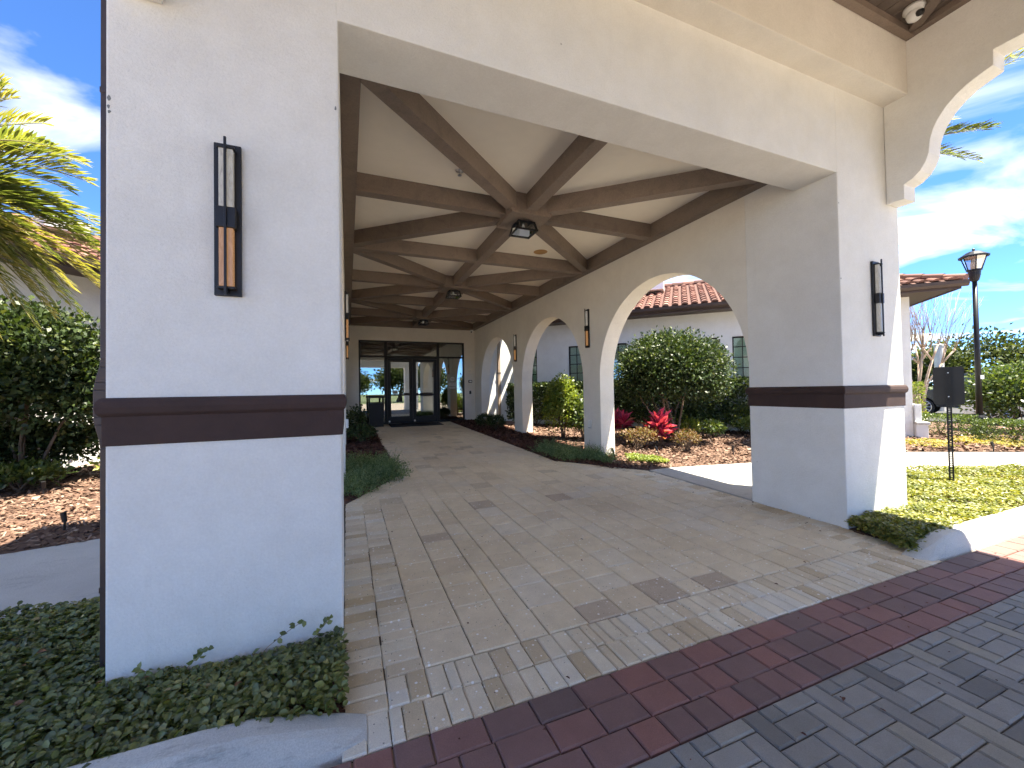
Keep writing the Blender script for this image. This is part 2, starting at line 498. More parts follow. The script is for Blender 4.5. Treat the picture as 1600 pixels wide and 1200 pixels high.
MAT = dict(
    stucco=m_stucco('stucco_white', (.80, .785, .745)),
    stucco_warmlit=m_stucco('stucco_warm_light', (.80, .755, .675)),  # same paint as the white stucco, warm bounce light mixed into its colour
    stucco_wing=m_stucco('stucco_wing', (.80, .80, .79), False),
    band=m_plain('brown_render', (.046, .0235, .019), .8, 0, .18, 70, .6),
    beam=m_wood('weathered_beam', (.165, .122, .094), (.27, .212, .17)),
    plank=m_wood('stained_plank', (.12, .09, .07), (.17, .13, .105)),
    ceil=m_plain('ceiling_paint', (.85, .775, .655), .9, 0, .02, 200, .05),
    bronze=m_plain('dark_bronze', (.030, .029, .031), .42, .55, .15),
    black=m_plain('black_metal', (.012, .012, .014), .45, .3, .2),
    brownmetal=m_plain('brown_metal', (.060, .040, .034), .45, .2, .12),
    beige_pv=m_paver('beige_paver', [(0.0, (.64, .53, .38)), (0.12, (.72, .605, .43)), (0.8, (.75, .64, .465)), (1.0, (.71, .63, .50))]),
    beige_st=m_paver('beige_paver_far', [(0.0, (.53, .445, .325)), (0.12, (.72, .605, .43)), (0.8, (.75, .64, .465)), (1.0, (.71, .62, .48))], attr=True),
    beige_dk=m_paver('brown_paver', [(0.0, (.50, .405, .30)), (1.0, (.56, .46, .345))]),
    brick_pv=m_paver('beige_brick', [(0.0, (.54, .43, .28)), (0.3, (.70, .60, .445)), (0.7, (.74, .66, .51)), (1.0, (.70, .65, .55))]),
    red_pv=m_paver('red_paver', [(0.0, (.16, .112, .105)), (0.12, (.205, .128, .118)), (0.5, (.235, .134, .122)), (1.0, (.285, .138, .118))], speck=False, rough=.7),
    grey_pv=m_paver('grey_paver', [(0.0, (.17, .163, .152)), (0.08, (.24, .232, .218)), (0.5, (.28, .27, .255)), (0.85, (.305, .293, .272)), (1.0, (.33, .305, .25))], speck=False, rough=.7),
    grey_st=m_paver('grey_paver_far', [(0.0, (.16, .158, .152)), (0.5, (.245, .243, .238)), (1.0, (.29, .275, .24))], speck=False, attr=True),
    red_st=m_paver('red_paver_far', [(0.0, (.20, .115, .105)), (1.0, (.32, .135, .115))], speck=False, attr=True),
    sand=m_plain('joint_sand', (.07, .055, .042), .95, 0, .3, 90, .4),
    concrete=m_concrete('walk_concrete', (.56, .525, .465)),
    kerbc=m_concrete('kerb_concrete', (.58, .565, .525)),
    glass=m_glass('entrance_glass', (.36, .42, .42), .30),
    winglass=m_glass('window_glass', (.80, .92, .89), .07),
    clearglass=m_glass('lantern_glass', (.80, .84, .84), .18),
    amber=m_emit_glass('amber_glass', (.30, .215, .145), (1.0, .46, .14), .035),
    frost=m_emit_glass('frosted_glass', (.46, .45, .42), (1, .9, .75), .02),
    whitep=m_plain('white_plastic', (.75, .75, .73), .4, 0, .03),
    ochre=m_plain('ochre_disc', (.42, .24, .09), .7),
    tile=m_paver('clay_tile', [(0.0, (.12, .058, .045)), (0.4, (.20, .092, .068)), (0.8, (.26, .13, .098)), (1.0, (.33, .20, .155))], speck=False, rough=.75),
    tile_st=m_paver('clay_tile_far', [(0.0, (.12, .058, .045)), (0.4, (.20, .092, .068)), (1.0, (.30, .16, .12))], speck=False, attr=True),
    fascia=m_plain('brown_fascia', (.055, .034, .028), .5, 0, .12),
    trunk=m_plain('bark', (.12, .085, .06), .9, 0, .35, 40, .6),
    pale_trunk=m_plain('pale_bark', (.42, .31, .23), .75, 0, .3, 30, .4),
    twig=m_plain('bare_twig', (.36, .26, .18), .8, 0, .3),
    asphalt=m_plain('asphalt', (.055, .055, .056), .9, 0, .2, 150, .5),
    drivepv=m_plain('far_drive_paving', (.34, .27, .21), .85, 0, .25, 9, .4),
    carblack=m_plain('car_paint_dark', (.018, .024, .034), .18, .3, .02, 5, 0),
    carwhite=m_plain('car_paint_white', (.74, .75, .76), .2, 0, .02, 5, 0),
    carglass=m_plain('car_glass', (.05, .075, .09), .06, .2, .02, 5, 0),
    rubber=m_plain('tyre_rubber', (.018, .018, .018), .8),
    alloy=m_plain('wheel_alloy', (.55, .55, .56), .3, .8),
    soil=m_plain('bed_soil', (.12, .068, .046), .95, 0, .3, 60, .6),
    blind=m_plain('window_blind', (.72, .80, .77), .6, 0, .04),
    chip=m_plain('chipped_render', (.20, .21, .21), .9, 0, .2),
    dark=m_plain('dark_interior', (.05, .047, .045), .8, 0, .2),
    lobby=m_plain('lobby_wall', (.26, .235, .21), .8, 0, .05),
    deskw=m_plain('lobby_furniture', (.34, .31, .28), .5, 0, .1),
)
def m_grass(name):
    m, t, b = nt(name); v = wpos(t)
    c = ramp(t, noise(t, 2.2, 8, .7, v), [(0.3, (.065, .085, .030)), (0.7, (.13, .155, .055))])
    t.links.new(c, b.inputs['Base Color']); b.inputs['Roughness'].default_value = .9
    bump(t, b, noise(t, 40, 6, .7, v), .8, .03)
    return m
MAT['grass'] = m_grass('lawn')
LEAF = dict(
    cover=m_leaf('groundcover_leaf', [(0.0, (.045, .058, .020)), (0.45, (.135, .160, .046)), (0.8, (.25, .26, .082)), (0.97, (.38, .36, .14)), (1.0, (.30, .15, .08))], .34, .25, .6),
    coversunlit=m_leaf('sunlit_tint_groundcover_leaf', [(0.0, (.055, .075, .018)), (0.45, (.16, .18, .040)), (0.8, (.28, .27, .065)), (1.0, (.38, .32, .10))], .45, .3),  # same leaf as the left cover, sunlight painted in as a yellower tint
    dark=m_leaf('dark_glossy_leaf', [(0.0, (.014, .026, .010)), (0.5, (.034, .058, .018)), (0.85, (.075, .105, .032)), (1.0, (.15, .17, .06))], .48, .22, .35),
    mid=m_leaf('mid_green_leaf', [(0.0, (.030, .052, .014)), (0.5, (.072, .112, .026)), (1.0, (.17, .20, .055))], .38, .32),
    lime=m_leaf('lime_leaf', [(0.0, (.080, .12, .020)), (0.5, (.18, .23, .040)), (1.0, (.36, .36, .085))], .4, .35),
    fern=m_leaf('fern_needle', [(0.0, (.085, .125, .060)), (0.5, (.17, .24, .115)), (1.0, (.29, .35, .19))], .6, .3, .2),
    red=m_leaf('crimson_leaf', [(0.0, (.13, .014, .045)), (0.5, (.42, .035, .12)), (0.85, (.58, .075, .19)), (1.0, (.42, .16, .12))], .35, .35),
    brown=m_leaf('bronze_leaf', [(0.0, (.085, .045, .020)), (0.5, (.16, .090, .040)), (0.85, (.20, .15, .05)), (1.0, (.14, .17, .05))], .6, .3),
    palm=m_leaf('palm_leaflet', [(0.0, (.085, .115, .036)), (0.45, (.20, .225, .065)), (0.8, (.34, .32, .09)), (1.0, (.45, .38, .13))], .4, .35),
    palmdry=m_leaf('dry_palm_leaflet', [(0.0, (.07, .055, .03)), (0.6, (.15, .11, .06)), (1.0, (.24, .18, .10))], .6, .3),
    far=m_leaf('far_foliage', [(0.0, (.022, .034, .012)), (0.5, (.058, .080, .024)), (1.0, (.13, .145, .05))], .6, .25, .2),
    olive=m_leaf('olive_foliage', [(0.0, (.045, .045, .022)), (0.5, (.095, .090, .045)), (1.0, (.16, .15, .08))], .6, .25, .2),
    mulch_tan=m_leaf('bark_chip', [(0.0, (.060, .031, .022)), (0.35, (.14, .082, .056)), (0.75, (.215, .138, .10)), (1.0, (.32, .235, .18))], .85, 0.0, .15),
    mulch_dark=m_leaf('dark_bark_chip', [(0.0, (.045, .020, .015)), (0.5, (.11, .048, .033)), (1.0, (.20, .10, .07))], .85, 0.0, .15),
)

def structure(name, mb, mat, **kw):
    o = mb.build(name, mat, None, **kw)
    o['kind'] = 'structure'
    return o

# ------------------------------------------------------------------ ground sheet
mb = MB()
ys = [-600, -60, YB - .02, YB, 16.0, 60, 900]
zs = [-.09, -.09, -.09, -.07, zg(16) - .07, zg(16) - .07, zg(16) - .07]
for i in range(len(ys) - 1):
    mb.add([(-700, ys[i], zs[i]), (900, ys[i], zs[i]), (900, ys[i + 1], zs[i + 1]), (-700, ys[i + 1], zs[i + 1])], [(0, 1, 2, 3)])
structure('ground', mb, MAT['grass'])

def sheet(poly, dz, thick=.06, tf=None):
    """flat polygon draped on the slope, with a skirt"""
    n = len(poly)
    top = [(x, y, zg(y) + dz) for x, y in poly]
    bot = [(x, y, zg(y) + dz - thick) for x, y in poly]
    fs = [tuple(range(n))] + [(i, (i + 1) % n, n + (i + 1) % n, n + i) for i in range(n)]
    return MB().add(top + bot, fs)

# beds of mulch (soil sheet below the chips); the walkway lies between them
BED_R = [(4.83, 5.56), (4.27, 6.0), (4.12, 6.42), (3.715, 7.0), (3.715, 15.62), (5.1, 15.62), (5.9, 14.8), (8.3, 11.2), (13.6, 5.9),
         (19.5, 8.5), (19.5, 3.6), (13.2, 3.85), (10.9, 4.85), (6.9, 5.36), (5.3, 5.6)]
BED_L = [(-.06, 5.57), (.79, 7.0), (.79, 15.62), (-.4, 15.62), (-3.6, 11.2), (-8.9, 5.9), (-14, 4.6), (-9, 4.9), (-4.6, 5.05), (-2.9, 5.15), (-2.2, 5.3), (-1.3, 5.42)]
structure('mulch_bed', sheet(BED_R, .0), MAT['soil'])
structure('mulch_bed', sheet(BED_L, .0), MAT['soil'])

# concrete side paths
PATH_R = [(4.80, 3.60), (6.5, 3.66), (8.44, 3.70), (9.5, 3.40), (10.5, 3.06), (12.2, 2.6), (22, 1.9), (22, 3.0), (14.5, 3.35), (12.9, 3.80), (10.8, 4.78), (8.7, 5.08), (6.86, 5.30), (5.3, 5.57), (4.80, 5.57)]
PATH_L = [(-.06, 5.60), (-1.3, 5.45), (-2.2, 5.32), (-2.9, 5.17), (-4.6, 5.0), (-9, 4.7), (-14, 4.4), (-14, 2.9), (-5, 3.35), (-2.1, 3.62), (-1.05, 3.70), (-.06, 3.60)]
structure('path', sheet(PATH_R, .012), MAT['concrete'])
structure('path', sheet(PATH_L, .012), MAT['concrete'])
# cover beds
COV_R = [(4.80, 2.62), (4.70, 2.05), (5.2, 2.03), (16, 2.0), (22, 1.85), (12.2, 2.58), (10.5, 3.04), (9.5, 3.38), (8.44, 3.68), (6.5, 3.64), (4.80, 3.58)]
COV_L = [(-.04, 2.60), (-.04, 2.05), (-.6, 2.035), (-8, 2.035), (-14, 2.88), (-5, 3.33), (-2.1, 3.60), (-1.05, 3.68), (-.04, 3.58)]
structure('planting_bed', sheet(COV_R, .002), MAT['soil'])
structure('planting_bed', sheet(COV_L, .002), MAT['soil'])

# ------------------------------------------------------------------ pavers
_pm = {}
def paver_mesh(a, b, mat, h=.05, ch=.0075):
    key = (round(a, 3), round(b, 3), mat.name)
    if key in _pm: return _pm[key]
    x, y = a / 2, b / 2
    v = [(-x, -y, -h), (x, -y, -h), (x, y, -h), (-x, y, -h), (-x, -y, -ch), (x, -y, -ch), (x, y, -ch), (-x, y, -ch),
         (-x + ch, -y + ch, 0), (x - ch, -y + ch, 0), (x - ch, y - ch, 0), (-x + ch, y - ch, 0)]
    f = [(0, 1, 5, 4), (1, 2, 6, 5), (2, 3, 7, 6), (3, 0, 4, 7), (4, 5, 9, 8), (5, 6, 10, 9), (6, 7, 11, 10), (7, 4, 8, 11), (8, 9, 10, 11)]
    me = bpy.data.meshes.new('paver'); me.from_pydata(v, [], f); me.update(); me.materials.append(mat)
    _pm[key] = me
    return me
def clip(poly, a, b, c):
    out = []
    for i in range(len(poly)):
        p, q = poly[i], poly[(i + 1) % len(poly)]
        dp_, dq = a * p[0] + b * p[1] - c, a * q[0] + b * q[1] - c
        if dp_ >= 0: out.append(p)
        if dp_ * dq < 0:
            t = dp_ / (dp_ - dq); out.append((p[0] + t * (q[0] - p[0]), p[1] + t * (q[1] - p[1])))
    return out
def poly_paver(mbx, poly, z=0.0, ch=.006, h=.05):
    """chamfered paver of any convex outline, on the slope"""
    cx_ = sum(p[0] for p in poly) / len(poly); cy_ = sum(p[1] for p in poly) / len(poly)
    n = len(poly)
    ins = []
    for p in poly:
        d = math.hypot(p[0] - cx_, p[1] - cy_) or 1
        k = max(0, 1 - ch * 1.4 / d)
        ins.append((cx_ + (p[0] - cx_) * k, cy_ + (p[1] - cy_) * k))
    vs = [(x, y, zg(y) + z - h) for x, y in poly] + [(x, y, zg(y) + z - ch) for x, y in poly] + [(x, y, zg(y) + z) for x, y in ins]
    fs = []
    for i in range(n):
        j = (i + 1) % n
        fs += [(i, j, n + j, n + i), (n + i, n + j, 2 * n + j, 2 * n + i)]
    fs.append(tuple(range(2 * n, 3 * n)))
    b0 = len(mbx.f)
    mbx.add(vs, fs)
    return len(mbx.f) - b0
def stuff_mesh(mbx, tints, name, mat, parent):
    me = bpy.data.meshes.new(name); me.from_pydata(mbx.v, [], mbx.f); me.update()
    at = me.attributes.new('tint', 'FLOAT', 'FACE'); at.data.foreach_set('value', np.asarray(tints, np.float32))
    me.materials.append(mat)
    o = link(name, me, parent); o['kind'] = 'stuff'
    return o

# --- the beige walkway
WALK = [(XLB, YB), (XR - .12, YB), (XR, 2.6), (4.80, 5.57), (4.27, 6.0), (4.12, 6.42), (3.715, 7.0), (3.715, YEND), (.79, YEND), (.79, 7.0), (-.06, 5.57)]
walk = structure('walkway', sheet(WALK, -.012, .08), MAT['sand'])
sub = sheet([(-.03, 5.25), (4.76, 5.25), (4.76, 5.57), (4.25, 6.0), (4.10, 6.42), (3.70, 7.0), (3.70, YEND - .01), (.80, YEND - .01), (.80, 7.0), (-.03, 5.6)], -.004, .006)
so = stuff_mesh(sub, [.6] * len(sub.f), 'paver_base', MAT['beige_st'], walk)
sub = sheet([(4.30, YB + .01), (4.66, YB + .01), (4.74, 2.4), (4.40, 2.4)], -.004, .006)
so = stuff_mesh(sub, [.6] * len(sub.f), 'paver_base', MAT['beige_st'], walk)
PZ = .004
rot_slope = math.atan(SLOPE)
def put_paver(cx_, cy_, a, b, mat, parent, name, jz=.0024, flat=False):
    o = bpy.data.objects.new(name, paver_mesh(a, b, mat)); COL.objects.link(o)
    o.location = (cx_, cy_, (0 if flat else zg(cy_)) + PZ + rnd.uniform(-jz, jz))
    o.rotation_euler = ((0 if flat else rot_slope) + rnd.gauss(0, .0012), rnd.gauss(0, .0012), rnd.gauss(0, .0035))
    o.parent = parent
    return o
G = .004
BW, BL = .1005, .204
# front double soldier course
for c in range(2):
    y = YB + BL * (c + .5) + .002
    x = (XLB + BW / 2 + .10) if c == 0 else XLB + .206 + BW / 2
    end = 4.60 if c == 0 else 4.38
    while x < end:
        if not (c == 0 and x < XLB + .09):
            w = BW if rnd.random() > .1 else BW * .6
            put_paver(x - BW / 2 + w / 2, y + rnd.gauss(0, .002), w - G, BL - G, MAT['brick_pv'], walk, 'brick')
            x += w
        else:
            x += BW
# left and right double header courses
def xl_edge(y):
    if y < 5.57: return XLB
    return min(.79, XLB + (y - 5.57) * .59)
def xr_edge(y):
    if y < 2.4: return 4.66 + (y - YB) * .16
    if y < 5.57: return XR
    return max(3.715, XR - (y - 5.57) * .73)
for c in range(2):
    y = YB + BL * (1 if c == 0 else 2) + BW / 2 + .003
    while y < 5.45 - .0 * c:
        put_paver(XLB + BL * (c + .5) + rnd.gauss(0, .002), y, BL - G, BW - G, MAT['brick_pv'], walk, 'brick')
        put_paver(XR - BL * (c + .5) + rnd.gauss(0, .002) - (.03 if y < 2.5 else 0), y, BL - G, BW - G, MAT['brick_pv'], walk, 'brick')
        y += BW
# corner cut pieces
for (a, b_) in ((XLB + .206, YB + .255), (XLB + .206 + .1, YB + .255)):
    put_paver(a + .05, b_ + .0, .098, BL * .5, MAT['brick_pv'], walk, 'brick')
put_paver(XLB + .05, YB + .10, .098, BL - G, MAT['brick_pv'], walk, 'brick')
put_paver(XLB + BL / 2, YB + .255, BL - G, .1, MAT['brick_pv'], walk, 'brick')
# large flags in columns, rest further back joined
far_mb, far_t = MB(), []
flags = []
X0, X1 = XLB + 2 * BL, XR - 2 * BL
ncol = 15
edges = [X0]
for i in range(ncol):
    edges.append(edges[-1] + (.30 if i % 5 != 2 else .20))
sc_ = (X1 - X0) / (edges[-1] - X0)
edges = [X0 + (e - X0) * sc_ for e in edges]
for ci in range(ncol):
    a, b_ = edges[ci], edges[ci + 1]
    y = YB + 2 * BL + .006
    k = 0
    first = True
    while y < YEND - .02:
        L_ = .30 if rnd.random() > .27 else .20
        if first and ci % 3 == 1: L_ = .20
        first = False
        y1 = min(y + L_, YEND)
        flags.append((a, b_, y, y1)); y = y1
DARKS = [(1.43, 2.38), (1.66, 2.38), (2.24, 2.38), (2.52, 2.39), (1.68, 4.87), (2.62, 4.91), (0.86, 4.05)]
cnt = 0
flags.sort(key=lambda f: f[2])
for a, b_, y0, y1 in flags:
    cxm, cym = (a + b_) / 2, (y0 + y1) / 2
    whole = y1 < 5.5
    if whole and cnt < 298:
        dk = any(a <= px_ < b_ and y0 <= py_ < y1 for px_, py_ in DARKS)
        put_paver(cxm, cym, b_ - a - G - .003, y1 - y0 - G - .003, MAT['beige_dk' if dk else 'beige_pv'], walk, 'paver')
        cnt += 1
    else:
        g = G / 2
        poly = [(a + g, y0 + g), (b_ - g, y0 + g), (b_ - g, y1 - g), (a + g, y1 - g)]
        if y0 < 7.0:
            if y0 > 5.2:
                poly = clip(poly, .86, -.51, .86 * .02 - .51 * 5.57 + .21)      # left splay
                if len(poly) > 2: poly = clip(poly, -.81, -.59, -.81 * 4.80 - .59 * 5.57 + .21)
        else:
            poly = clip(poly, 1, 0, .79 + .21)
            if len(poly) > 2: poly = clip(poly, -1, 0, -(3.715 - .21))
        if len(poly) > 2:
            nf = poly_paver(far_mb, poly, PZ + rnd.uniform(-.001, .001))
            far_t += [rnd.random()] * nf
def run_border(p, q, side):
    d = Vector((q[0] - p[0], q[1] - p[1])); L_ = d.length; d /= L_
    s = Vector((-d.y, d.x)) * side
    n = int(L_ / BW)
    for i in range(n):
        a = Vector(p) + d * (i * BW + G / 2); b_ = a + d * (BW - G)
        poly = [a, b_, b_ + s * (BL - G), a + s * (BL - G)]
        if side < 0: poly = poly[::-1]
        nf = poly_paver(far_mb, [(v.x, v.y) for v in poly], PZ + .0006 + rnd.uniform(-.0005, .0005))
        far_t.extend([rnd.random()] * nf)
run_border((.79, 7.0), (.79, YEND), -1)
run_border((3.715, 7.0), (3.715, YEND), 1)
run_border((XLB, 5.50), (.79, 7.0), -1)
run_border((XR, 5.55), (3.715, 7.0), 1)
stuff_mesh(far_mb, far_t, 'paver_field', MAT['beige_st'], walk)

# --- the driveway: three red courses, grey herringbone
drive = structure('driveway', MB().box(-60, 80, -30, YB - .004, -.075, -.014), MAT['drivepv'])
CW = .158
red_list, gs = [], []
for c in range(3):
    y = YB - CW * (c + .5)
    x = -9 + c * .09
    rr = random.Random(31 + c)
    while x < 16:
        w = CW * 1.5 if rr.random() > .38 else CW
        red_list.append((x + w / 2, y, w - .006, CW - .006)); x += w
red_list.sort(key=lambda r_: abs(r_[0] - 2.4))
rmb, rtn = MB(), []
for i, (x, y, a, b_) in enumerate(red_list):
    if i < 150:
        put_paver(x, y + rnd.gauss(0, .002), a, b_, MAT['red_pv'], drive, 'red_paver', .0022, True)
    else:
        nf = poly_paver(rmb, [(x - a / 2, y - b_ / 2), (x + a / 2, y - b_ / 2), (x + a / 2, y + b_ / 2), (x - a / 2, y + b_ / 2)], PZ)
        rtn += [rnd.random()] * nf
stuff_mesh(rmb, rtn, 'red_paver_course', MAT['red_st'], drive)
bricks = []
U = .104
YT = YB - 3 * CW - .004
for i in range(-80, 160):
    for j in range(-60, 60):
        ox, oy = i + 2 * j, i - 2 * j
        for (x0, x1, y0, y1) in ((ox, ox + 2, oy, oy + 1), (ox, ox + 1, oy + 1, oy + 3)):
            bx0, bx1, by0, by1 = x0 * U - 2, x1 * U - 2, y0 * U - 3, y1 * U - 3
            if bx1 < -6 or bx0 > 12 or by1 < -5.5 or by0 > YT - .02: continue
            by1 = min(by1, YT)
            bricks.append((bx0, bx1, by0, by1))
bricks.sort(key=lambda q: (0.5 * (q[0] + q[1]) - 2.6) ** 2 * .55 + (0.5 * (q[2] + q[3]) - 1.25) ** 2 * 1.6)
gmb, gtn = MB(), []
for i, (a, b_, c, d) in enumerate(bricks):
    if i < 300:
        put_paver((a + b_) / 2, (c + d) / 2, b_ - a - .005, d - c - .005, MAT['grey_pv'], drive, 'grey_paver', .002, True)
    else:
        q = .0025
        nf = poly_paver(gmb, [(a + q, c + q), (b_ - q, c + q), (b_ - q, d - q), (a + q, d - q)], PZ)
        gtn += [rnd.random()] * nf
stuff_mesh(gmb, gtn, 'grey_paver_field', MAT['grey_st'], drive)

# ------------------------------------------------------------------ kerbs
def kerb(sign, x_end, x_far, label):
    """battered kerb with a sloped, rounded nose at the walkway"""
    st = [(0, .012, .05), (.10, .05, .02), (.25, .095, .005), (.45, .14, 0), (.62, .15, 0), (3, .15, 0), (abs(x_far - x_end), .15, 0)]
    prof = lambda h, e: [(YB + .015, -.06), (YB + .02 + e, .004), (YB + .03 + e, h * .35), (YB + .075 + e, h * .88), (YB + .10 + e, h), (YB + .19, h), (YB + .215, h * .93), (YB + .22, -.06)]
    vs, fs = [], []
    for d_, h, e in st:
        for y, z in prof(h, e):
            vs.append((x_end + sign * d_, y, z))
    n = 8
    for i in range(len(st) - 1):
        for k in range(n):
            fs.append((i * n + k, i * n + (k + 1) % n, (i + 1) * n + (k + 1) % n, (i + 1) * n + k))
    fs += [tuple(range(n)), tuple((len(st) - 1) * n + k for k in range(n))]
    o = MB().add(vs, fs).build('kerb', MAT['kerbc'], None, bevel=.012)
    tag(o, label, 'kerb')
    for d_ in (2.55, 5.6, 8.65):
        x = x_end + sign * d_
        MB().prism([(y + (.0015 if i > 3 else -.0015), z + .0015) for i, (y, z) in enumerate(prof(.15, 0))], x - .004, x + .004, 'x').build('joint', MAT['sand'], o)
    return o
kerb(1, 4.50, 40, 'pale concrete kerb with sloped end beside the sunlit ground cover')
kerb(-1, .07, -30, 'shaded concrete kerb end below the dark ground cover in front')

# ------------------------------------------------------------------ porte-cochere
pc = thing('porte_cochere', 'large white stucco drive-through canopy with brown banded pillars and scalloped side openings', 'canopy', (XMID, YF, 0))
YFAR = -5.4
ZW = 5.5
# front wall: two pillars and the header between them
w = MB().box(XLA, XLB, YF, YPB, -.05, ZW).build('pillar', MAT['stucco'], pc, bevel=.012)
w['label'] = 'broad left pillar with sconce and brown band'
w = MB().box(XR, XRB, YF, YPB, -.05, ZW).build('pillar', MAT['stucco'], pc, bevel=.012)
w['label'] = 'broad right pillar half in sunlight'
MB().box(XLB - .01, XR + .01, YF + .003, YSOF, ZH, ZW - .01).build('header', MAT['stucco'], pc, bevel=.008)
# box beam along the inside of the wall and its twin
BX0, BX1 = XLA + .23, XRB - .23
MB().box(BX0, BX1, 2.365, YF + .01, 4.65, ZW - .005).build('box_beam', MAT['stucco_warmlit'], pc, bevel=.008)
MB().box(BX0, BX1, YFAR - .01, YFAR + .22, 4.65, ZW - .005).build('box_beam', MAT['stucco_warmlit'], pc, bevel=.008)
# side walls with scalloped openings
sc = [(2.58, 3.535), (2.425, 3.535), (2.425, 3.69), (2.35, 3.72), (2.285, 3.775), (2.24, 3.85), (2.213, 3.93), (2.20, 4.06), (2.175, 4.15), (2.145, 4.22), (2.08, 4.315), (2.0, 4.39), (1.92, 4.44), (1.84, 4.47), (1.742, 4.50), (1.738, 4.645)]
ymid = 0.5 * (YF + YFAR)
far_sc = [(2 * ymid - y, z) for y, z in sc][::-1]
outline = sc + far_sc + [(YFAR + .005, ZW - .004), (YF - .003, ZW - .004)]
outline[0] = (YF - .003, 3.535); 
MB().prism(outline, XRB - .23, XRB - .004, 'x').build('side_wall', MAT['stucco'], pc, bevel=.006)
MB().prism(outline, XLA + .004, XLA + .23, 'x').build('side_wall', MAT['stucco'], pc, bevel=.006)
# far pillars across the drive with their header
MB().box(XLA, XLB, YFAR - 1.06, YFAR, -.05, ZW).build('pillar', MAT['stucco'], pc, bevel=.012)
MB().box(XR, XRB, YFAR - 1.06, YFAR, -.05, ZW).build('pillar', MAT['stucco'], pc, bevel=.012)
MB().box(XLB - .01, XR + .01, YFAR - .44, YFAR - .003, ZH, ZW - .01).build('header', MAT['stucco'], pc, bevel=.008)
# brown bands: a flat fascia and a half-round on top
prof = [(-.01, 1.262), (.009, 1.262), (.011, 1.408), (.018, 1.411), (.027, 1.424), (.031, 1.452), (.027, 1.479), (.018, 1.493), (.008, 1.499), (-.01, 1.499)]
for (a, b_, c, d) in ((XLA, XLB, YF, YPB), (XR, XRB, YF, YPB), (XLA, XLB, YFAR - 1.06, YFAR), (XR, XRB, YFAR - 1.06, YFAR)):
    MB().ring(a, b_, c, d, prof).build('band', MAT['band'], pc, bevel=.004)
# tongue and groove ceiling, each board its own
zt = 5.30
bi, x = 0, BX0
while x < BX1 - .01:
    x1 = min(x + .142, BX1)
    MB().box(x + .003, x1 - .003, YFAR + .2, 2.37, zt + rnd.uniform(0, .002), zt + .03).build('plank', MAT['plank'], pc, bevel=.004, seg=1)
    x = x1
MB().box(BX0 + .02, BX1 - .02, YFAR + .2, 2.36, zt + .032, zt + .05).build('ceiling_backing', MAT['dark'], pc)
for (a, b_, c, d) in ((BX0, BX1, 2.285, 2.362), (BX0, BX1, YFAR + .223, YFAR + .30)):
    MB().box(a + .002, b_ - .002, c, d, zt - .07, zt - .003).build('edge_board', MAT['beam'], pc)
for (a, b_) in ((BX0 + .002, BX0 + .08), (BX1 - .08, BX1 - .002)):
    MB().box(a, b_, YFAR + .302, 2.283, zt - .068, zt - .004).build('edge_board', MAT['beam'], pc)
for (p, q) in (((BX1, 2.362), (BX1 - 3.3, ymid)), ((BX0, 2.362), (BX0 + 3.3, ymid)), ((BX1, YFAR + .22), (BX1 - 3.3, ymid)), ((BX0, YFAR + .22), (BX0 + 3.3, ymid))):
    MB().beam(p, q, .10, zt - .058, zt - .005).build('diagonal_board', MAT['beam'], pc)
# roof slab with fascia and hipped tiles above
EX0, EX1, EY0, EY1 = XLA - .6, XRB + .66, YFAR - 1.7, YPB + .9
MB().box(EX0, EX1, EY0, EY1, ZW + .003, ZW + .20).build('eave', MAT['fascia'], pc, bevel=.01)
def hip(x0, x1, y0, y1, z, rise, along='y'):
    if along == 'y':
        h = (x1 - x0) / 2; r0, r1 = (x0 + h, y0 + h, z + rise), (x0 + h, y1 - h, z + rise)
    return MB().add([(x0, y0, z), (x1, y0, z), (x1, y1, z), (x0, y1, z), r0, r1], [(0, 1, 4), (1, 2, 5, 4), (2, 3, 5), (3, 0, 4, 5), (3, 2, 1, 0)])
hip(EX0 - .03, EX1 + .03, EY0 - .03, EY1 + .03, ZW + .203, 1.7).build('roof', MAT['tile_st'], pc)

for (x, z, w_, h_) in ((XLA + .014, 2.99, .012, .03), (XLA + .013, 2.95, .010, .02), (XLA + .015, 2.925, .012, .018), (XLB - .016, 3.20, .012, .022), (XR + .014, 2.62, .010, .02), (XR + .016, 3.42, .008, .016)):
    pts = [(x + .6 * w_ * math.cos(a) * rnd.uniform(.5, 1.2), z + .6 * h_ * math.sin(a) * rnd.uniform(.5, 1.2)) for a in np.linspace(0, 2 * math.pi, 9)[:-1]]
    MB().prism(pts, YF - .0015, YF + .002, 'y').build('paint_chip', MAT['chip'], pc)
# brown corrugated downspout on the outer face of the left pillar
ds = thing('downspout', 'brown corrugated downspout running down the outer left pillar and around its band', 'downspout', (XLA - .05, YF + .12, 0))
path = [(-.044, ZW - .1), (-.044, 1.70), (-.048, 1.66), (-.066, 1.58), (-.072, 1.54), (-.072, 1.40), (-.066, 1.36), (-.048, 1.28), (-.044, 1.24), (-.044, .03)]
DY = YF + .15
for k in range(3):
    y0 = DY + k * .034
    seg = MB()
    for i in range(len(path) - 1):
        (a, z), (a1, z1) = path[i], path[i + 1]
        seg.add([(XLA + q - s_, y, zz) for q, zz in ((a, z), (a1, z1)) for s_, y in ((.040, y0), (-.040, y0), (-.040, y0 + .029), (.040, y0 + .029))],
                [(0, 3, 2, 1), (4, 5, 6, 7), (0, 1, 5, 4), (1, 2, 6, 5), (2, 3, 7, 6), (3, 0, 4, 7)])
    seg.build('pipe_rib', MAT['brownmetal'], ds, bevel=.004)
MB().prism([(XLA + a - .034, z) for a, z in path] + [(XLA + a + .034, z) for a, z in path[::-1]], DY + .003, DY + .094, 'y').build('pipe', MAT['brownmetal'], ds)
